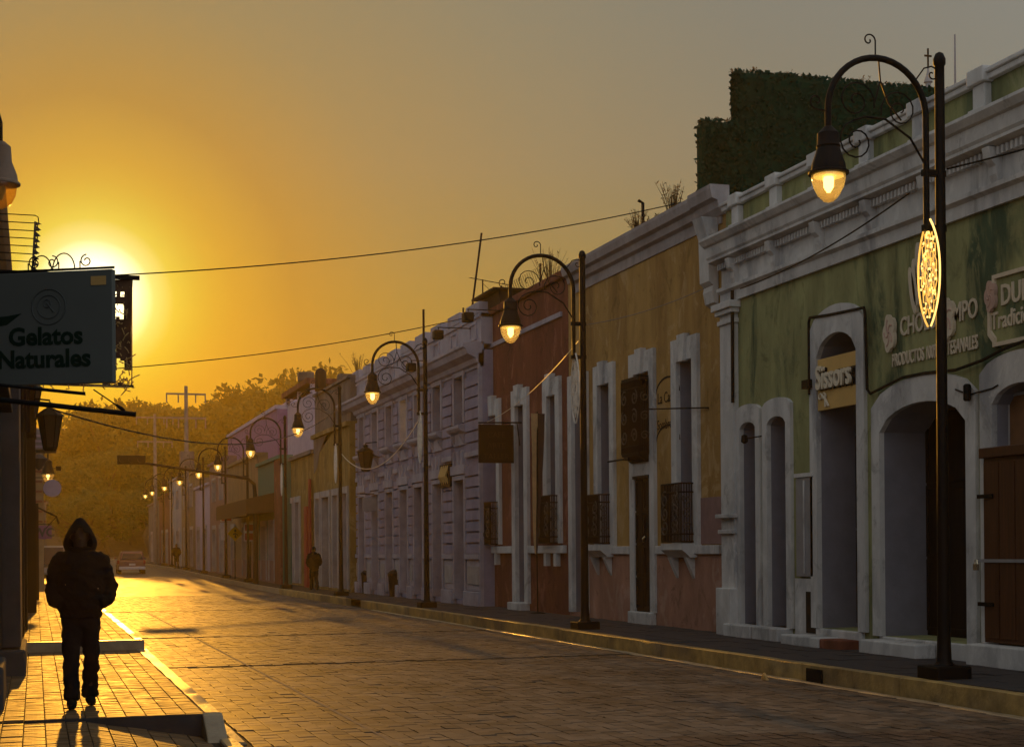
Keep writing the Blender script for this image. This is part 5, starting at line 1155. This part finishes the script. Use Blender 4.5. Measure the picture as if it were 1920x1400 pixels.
def person(label, c, f=-1, hood=True, s=1., vox=.014, coat='black', trou='denim'):
    """standing walker at c; f = -1 faces the camera, +1 walks away"""
    x, y, z = c; o = thing('person', label, 'person', c); P = lambda px, py, pz: (x+px*s, y+py*f*s, z+pz*s)
    def lm(b, pts, rs, n=12): b.tube([P(*q) for q in pts], [r_*s for r_ in rs], n)
    def lf(b, rings): b.loft([(P(*q), rx*s, ry*s) for q, rx, ry in rings], 20)
    b = MB()
    lf(b, [((0, 0, .88), .14, .10), ((0, 0, 1.1), .14, .10), ((0, 0, 1.3), .18, .11), ((0, 0, 1.42), .16, .09), ((0, 0, 1.47), .06, .06), ((0, .01, 1.53), .055, .06), ((0, .03, 1.56), .06, .075), ((0, .02, 1.62), .072, .092), ((0, .01, 1.69), .078, .098), ((0, 0, 1.75), .06, .075), ((0, 0, 1.78), .02, .03)])
    lm(b, [(0, .1, 1.67), (0, .125, 1.635), (0, .10, 1.625)], [.012, .018, .014], 8); lm(b, [(-.04, .09, 1.60), (.04, .09, 1.60)], [.008, .008], 6)
    for q in (-1, 1):
        lm(b, [(q*.03, .085, 1.665), (q*.032, .095, 1.665)], [.012, .010], 8); lm(b, [(q*.078, 0, 1.63), (q*.09, -.01, 1.67)], [.015, .018], 8)
        lm(b, [(q*.17, 0, 1.43), (q*.27, -.02, 1.19), (q*.22, .06, 1.04), (q*.17, .08, 1.02)], [.055, .045, .038, .03])
        lm(b, [(q*.17, .08, 1.02), (q*.13, .07, 1.01)], [.03, .028])
        for k_ in range(4): lm(b, [(q*.13, .07, 1.02-.018*k_), (q*.095, .07, 1.01-.018*k_), (q*.07, .06, .995-.018*k_)], [.010, .009, .008], 6)
        lm(b, [(q*.15, .07, 1.03), (q*.13, .08, 1.05), (q*.11, .08, 1.055)], [.012, .011, .009], 6)
    st = [(-1, .10, .20), (1, .02, -.20)]
    for q, kf, ff_ in st:
        lm(b, [(q*.085, 0, .88), (q*.09, kf+.03, .50), (q*.09, ff_*.9, .09)], [.07, .042, .03])
    remeshed(b, 'body', M['skin'], o, vox, 3)
    j = MB()
    lf(j, [((0, 0, .92), .205, .15), ((0, 0, .97), .225, .165), ((0, 0, 1.1), .235, .17), ((0, 0, 1.28), .24, .17), ((0, 0, 1.42), .215, .15), ((0, 0, 1.50), .165, .125), ((0, 0, 1.56), .10, .10)])
    for q in (-1, 1):
        lm(j, [(q*.14, 0, 1.46), (q*.195, 0, 1.42), (q*.238, -.015, 1.29), (q*(.272+.012*q), -.01, 1.15+.012*q), (q*.245, .045, 1.045), (q*.17, .08, 1.01)], [.085, .086, .080, .078, .076, .075])
    lf(j, [((0, 0, .86), .195, .14), ((0, 0, .93), .21, .155)])
    remeshed(j, 'jacket', M[coat], o, vox, 5)
    t = MB()
    lf(t, [((0, 0, .78), .15, .115), ((0, 0, .92), .165, .12)])
    for q, kf, ff_ in st:
        lm(t, [(q*.085, 0, .86), (q*.092, kf*.5, .66), (q*.094, kf+.02, .48), (q*.092, ff_*.75, .24), (q*.092, ff_*.92, .08)], [.105, .092, .078, .076, .080])
    remeshed(t, 'trousers', M[trou], o, vox, 4)
    for q, kf, ff_ in st:
        sh = MB(); fy = ff_*.9
        lm(sh, [(q*.09, fy-.05, .10), (q*.092, fy-.06, .05), (q*.095, fy+.06, .045), (q*.10, fy+.16, .035), (q*.10, fy+.20, .03)], [.05, .052, .05, .042, .025])
        so_ = remeshed(sh, 'shoe', M['black'], o, vox*.8, 3)
        zmin = min(v.co.z for v in so_.data.vertices)
        for v in so_.data.vertices: v.co.z = max(v.co.z, .002)
    if hood:
        rings = [(1.48, .12, .11, 0), (1.52, .130, .12, -.005), (1.555, .150, .135, 0), (1.59, .157, .145, .005), (1.635, .148, .15, .01), (1.69, .122, .145, .01), (1.745, .09, .12, 0), (1.80, .052, .08, -.02), (1.84, .022, .035, -.03)]
        n = 24; vs = []; fs = []
        for (zz, rx, ry, dy) in rings:
            for k_ in range(n):
                a = 2*math.pi*k_/n+math.pi/2; vs.append(P(rx*math.cos(a), dy+ry*math.sin(a), zz))
        for i in range(len(rings)-1):
            for k_ in range(n):
                front = min(k_, n-1-k_)
                if 2 <= i <= 5 and front < (3 if i < 5 else 1): continue
                fs.append((i*n+k_, i*n+(k_+1) % n, (i+1)*n+(k_+1) % n, (i+1)*n+k_))
        fs.append(tuple(range((len(rings)-1)*n, len(rings)*n))); hb_ = MB(); hb_.add(vs, fs); ho = hb_.build('hood', M[coat], o, smooth=True)
        sd_ = ho.modifiers.new('thick', 'SOLIDIFY'); sd_.thickness = .018*s; sd_.offset = 0; su = ho.modifiers.new('sub', 'SUBSURF'); su.levels = 1; su.render_levels = 2
    else:
        h = MB(); lf(h, [((0, -.03, 1.60), .075, .075), ((0, -.01, 1.69), .088, .105), ((0, -.005, 1.76), .07, .085), ((0, 0, 1.80), .02, .03)]); remeshed(h, 'hair', M['black'], o, vox, 3)
    return o
pp = ony(149, 1324, 15.7)
w1 = person('hooded person in a dark jacket walking on the brick sidewalk, hands in pockets', (.42, 15.72, Z2+.006), -1, True, 1.0)
for sx_, zz in ((-.145, 1.20), (.16, 1.16)): 
    MB().lathe((.42+sx_, 15.72-.158, Z2+zz), [(.004, -.006), (.007, 0), (.004, .006)], 8).build('stud', M['padlock'], w1)
p = ony(589, 1106, 60.3); person('person in dark clothes seen from behind beside the ochre house doors', (p.x, 60.3, ZS), 1, False, .95, .02, 'black', 'denim')
p = ony(331, 1063, 110.); person('tiny hazy person on the far right sidewalk', (p.x, 110., ZS+rise(110)), 1, False, .98, .03)
# ------------------------------------------------------------------ vehicles
def vehicle(name, label, c, paint, L_=3.9, W=1.72, H=1.5, van=False, f=1):
    x, y, z = c; o = thing(name, label, 'car' if not van else 'van', c); h = W/2
    def sect(prof, hw, top_in):
        mb = MB(); n = len(prof); vs = []
        zs_ = [q[1] for q in prof]; zmx, zmn = max(zs_), min(zs_)
        for s in (-1, 1):
            for (py, pz) in prof:
                k_ = (pz-zmn)/(zmx-zmn); vs.append((x+s*(hw-top_in*max(0, k_)**1.5), y+f*py, z+pz))
        fs = [tuple(range(n)), tuple(reversed(range(n, 2*n)))]+[(i, (i+1) % n, n+(i+1) % n, n+i) for i in range(n)]; mb.add(vs, fs); return mb
    lo = [(0.05, .28), (0, .45), (.02, .85), (.10, .93), (L_*.72, .98), (L_*.95, .82), (L_, .6), (L_-.03, .3)]
    bd_ = sect(lo, h, .05).build('body', M[paint], o, bevel=.05)
    up_ = [(.08, .90), (.20, H-.08), (.40, H), (L_*.48, H), (L_*.55, H-.06), (L_*.74, .95)] if not van else [(.03, .9), (.06, H-.06), (.15, H), (L_*.70, H), (L_*.78, H-.1), (L_*.90, .95)]
    cb_ = sect(up_, h-.06, .14).build('cabin', M[paint], o, bevel=.04)
    rg = [(-.055, .98), (.155, H-.14), (.18, H-.14), (.09, .98)]
    mb = MB(); hw0, hw1 = h-.18, h-.28
    ys0, ys1 = (.085, .185) if not van else (.02, .035)
    mb.add([(x-hw0, y+f*(ys0-.02), z+.98), (x+hw0, y+f*(ys0-.02), z+.98), (x+hw1, y+f*(ys1-.02), z+H-.16), (x-hw1, y+f*(ys1-.02), z+H-.16), (x-hw0, y+f*(ys0+.03), z+.98), (x+hw0, y+f*(ys0+.03), z+.98), (x+hw1, y+f*(ys1+.03), z+H-.16), (x-hw1, y+f*(ys1+.03), z+H-.16)],
           [(0, 1, 2, 3), (4, 7, 6, 5), (0, 4, 5, 1), (1, 5, 6, 2), (2, 6, 7, 3), (3, 7, 4, 0)]); mb.build('rear_window', M['glassd'], o)
    ya, yb_ = (L_*.56, L_*.735) if not van else (L_*.79, L_*.895); mb = MB()
    mb.add([(x-h+.22, y+f*ya, z+H-.10), (x+h-.22, y+f*ya, z+H-.10), (x+h-.12, y+f*yb_, z+1.0), (x-h+.12, y+f*yb_, z+1.0), (x-h+.22, y+f*(ya+.03), z+H-.08), (x+h-.22, y+f*(ya+.03), z+H-.08), (x+h-.12, y+f*(yb_+.03), z+1.02), (x-h+.12, y+f*(yb_+.03), z+1.02)],
           [(0, 1, 2, 3), (4, 7, 6, 5), (0, 4, 5, 1), (1, 5, 6, 2), (2, 6, 7, 3), (3, 7, 4, 0)]); mb.build('windscreen', M['glassd'], o)
    for s in (-1, 1):
        MB().box(x+s*(h-.03)-.12, x+s*(h-.03)+.02, y+f*-.03, y+f*.05, z+.68, z+.92).build('tail_light', M['redp'], o, bevel=.01)
        MB().box(x+s*(h-.2)-.14, x+s*(h-.2)+.14, y+f*(L_-.08), y+f*(L_+.0), z+.62, z+.78).build('headlight', M['whitep'], o, bevel=.02)
        MB().box(x+s*(h+.02), x+s*(h+.16), y+f*L_*.66, y+f*(L_*.66+.1), z+.98, z+1.12).build('mirror', M[paint], o, bevel=.02)
        for wy in (.72, L_-.75):
            wv = MB(); n = 20; xa, xb = x+s*(h-.2), x+s*(h+.01)
            wv.add([(xx, y+f*wy+.3*math.cos(2*math.pi*i/n), z+.3+.3*math.sin(2*math.pi*i/n)) for xx in (xa, xb) for i in range(n)], [tuple(range(n)), tuple(range(n, 2*n))]+[(i, (i+1) % n, n+(i+1) % n, n+i) for i in range(n)])
            wl = wv.build('wheel', M['tyre'], o); rm = MB(); rm.add([(xx, y+f*wy+.19*math.cos(2*math.pi*i/n), z+.3+.19*math.sin(2*math.pi*i/n)) for xx in (xb-.02, x+s*(h+.02)) for i in range(n)], [tuple(range(n)), tuple(range(n, 2*n))]+[(i, (i+1) % n, n+(i+1) % n, n+i) for i in range(n)]); rm.build('rim', M['zinc'], wl)
    MB().box(x-h+.02, x+h-.02, y+f*-.07, y+f*.06, z+.30, z+.50).build('rear_bumper', M['whitep'] if not van else M['tyre'], o, bevel=.03)
    MB().box(x-h+.05, x+h-.05, y+f*(L_-.06), y+f*(L_+.06), z+.30, z+.5).build('front_bumper', M['tyre'], o, bevel=.03)
    MB().box(x-.2, x+.2, y+f*-.085, y+f*-.07, z+.58, z+.70).build('number_plate', M['whitep'], o)
    return o
p = ony(248, 1072, 104); vehicle('hatchback_car', 'dark red hatchback driving away on the hazy street', (p.x, 104, rise(104)+.006), 'carred')
p = ony(92, 1095, 86); vehicle('delivery_van', 'pale van facing the camera at the left behind the walker', (p.x, 86, rise(86)+.006), 'vangrey', 4.3, 1.8, 1.95, True, -1)
# ------------------------------------------------------------------ trees on the hill
def tree_meshes(seed, n, spread=1.):
    rnd = random.Random(seed); tr = MB(); lf = MB()
    tr.tube([(0, 0, 0), (.1, .05, .3), (.02, 0, .55)], [.035, .028, .018], 8)
    cl_ = []
    for i in range(16):
        a = rnd.random()*6.28; r_ = rnd.uniform(.05, .36)*spread; h = rnd.uniform(.38, .9); c = Vector((r_*math.cos(a), r_*math.sin(a), h-.25*r_)); cl_.append((c, rnd.uniform(.09, .19)))
        tr.tube([(.06, .02, .4), ((c.x)*.5, c.y*.5, .4+(c.z-.4)*.5), c], [.016, .010, .004], 5)
    for i in range(n):
        c, r_ = cl_[i % len(cl_)]; v = Vector((rnd.gauss(0, 1), rnd.gauss(0, 1), rnd.gauss(0, .8))); v = v.normalized()*r_*rnd.random()**.45
        p_ = c+v; q = Vector((rnd.gauss(0, 1), rnd.gauss(0, 1), rnd.gauss(0, 1))).normalized(); t = q.cross(Vector((rnd.gauss(0, 1), rnd.gauss(0, 1), rnd.gauss(0, 1)))).normalized(); s_ = rnd.uniform(.012, .027)
        lf.add([p_-q*s_, p_+t*s_*.6, p_+q*s_, p_-t*s_*.6], [(0, 1, 2, 3)])
    a = tr.build('trunk', M['bark']); b = lf.build('crown', M['leaf'], fix=False); am, bm_ = a.data, b.data
    bpy.data.objects.remove(a); bpy.data.objects.remove(b); return am, bm_
TM = [tree_meshes(i, 4200, sp) for i, sp in ((1, 1.), (2, .85), (3, 1.15))]
TL = [('px', 0)]
tops = [(112, 830, 236), (140, 775, 240), (172, 742, 246), (205, 748, 238), (240, 738, 250), (272, 742, 242), (305, 738, 252), (338, 752, 244), (372, 752, 250), (405, 745, 240), (438, 733, 248), (470, 716, 252), (502, 712, 246),
        (540, 674, 240), (585, 672, 246), (625, 690, 252), (660, 696, 250), (125, 870, 226), (185, 830, 224), (250, 820, 228), (320, 815, 226), (390, 812, 228), (455, 790, 230), (520, 770, 232), (215, 905, 216), (290, 900, 214), (160, 915, 214), (355, 880, 220), (430, 860, 222)]
TLAB = ['low round tree where the wood meets the left roofs', 'dense tree rising behind the left lantern', 'tall dense tree directly below the black arm', 'leafy tree just right of the black arm tip', 'bright edged tree beneath the banner', 'feathery tree between banner and utility pole', 'bushy tree left of the utility pole top', 'dense tree behind the utility pole crossarms', 'tree right of the utility pole crossarms', 'rounded tree above the far purple roof', 'taller tree above the purple wall', 'clumped tree left of the tallest crowns', 'ragged tree touching the tallest crowns',
        'tallest rounded tree above the lavender terrace', 'second tall rounded tree behind the water tanks', 'tree behind the grey rendered roof', 'thin topped tree behind the lilac parapet end', 'lower hill tree nearest the left houses', 'lower hill tree above the hooded walker', 'lower hill tree behind the traffic signal', 'lower hill tree left of the utility pole', 'lower hill tree right of the utility pole', 'lower hill tree behind the purple house', 'lower hill tree behind the lavender terrace', 'street end tree straight above the red car', 'street end tree right of the red car', 'street end tree above the walker hood', 'street end tree behind the far lamps', 'street end tree behind the tan houses']
for i, ((px, py, Y), lab) in enumerate(zip(tops, TLAB)):
    q = ony(px, py, Y); base = gz(q.x, Y); H = (q.z-base)/.98; o = thing('tree', lab+' on the hazy hill', 'tree', (q.x, Y, base-.2), 'trees on the hazy hill')
    k_ = i % 3; wdt = max(15, min(H*1.0, 26))
    for nm, me in zip(('trunk', 'crown'), TM[k_]):
        ch = bpy.data.objects.new(nm, me); COL.objects.link(ch); ch.parent = o
    o.scale = (wdt, wdt, H); o.rotation_euler.z = random.random()*6.28
# a far wooded ridge behind the trees, one mass
lf = MB(); rnd = random.Random(5)
for i in range(16000):
    x_ = rnd.uniform(-14, 62); Y = rnd.uniform(252, 268)
    top = 22+.15*max(0, x_)-1.25*max(0, 7-x_)+2*noise.noise(Vector((x_*.12, Y*.1, 0)))+1.5*noise.noise(Vector((x_*.4, Y*.1, 3))); z = 5+(top-5)*rnd.random()
    q = Vector((rnd.gauss(0, 1), rnd.gauss(0, 1), rnd.gauss(0, 1))).normalized(); t = q.cross(Vector((rnd.gauss(0, 1), rnd.gauss(0, 1), rnd.gauss(0, 1)))).normalized(); s_ = rnd.uniform(.5, .95); p_ = Vector((x_, Y, z))
    lf.add([p_-q*s_, p_+t*s_*.7, p_+q*s_, p_-t*s_*.7], [(0, 1, 2, 3)])
tag(lf.build('far_wood', M['leaf'], fix=False), 'dense wooded hillside closing the end of the street', None, None, 'stuff')
# ------------------------------------------------------------------ haze
hz = MB().box(-170, 240, -34, 440, -1.4, 42).build('haze', M['earth']); hz.data.materials.clear()
hm = bpy.data.materials.new('haze_air'); hm.use_nodes = True; t = hm.node_tree; t.nodes.remove(t.nodes['Principled BSDF']); pv = t.nodes.new('ShaderNodeVolumePrincipled')
pv.inputs['Color'].default_value = (*HAZE_COL, 1); pv.inputs['Density'].default_value = HAZE_DENSITY; pv.inputs['Anisotropy'].default_value = HAZE_ANISO
t.links.new(pv.outputs[0], t.nodes['Material Output'].inputs['Volume']); hz.data.materials.append(hm); tag(hz, 'thin golden morning haze filling the street', None, None, 'stuff')
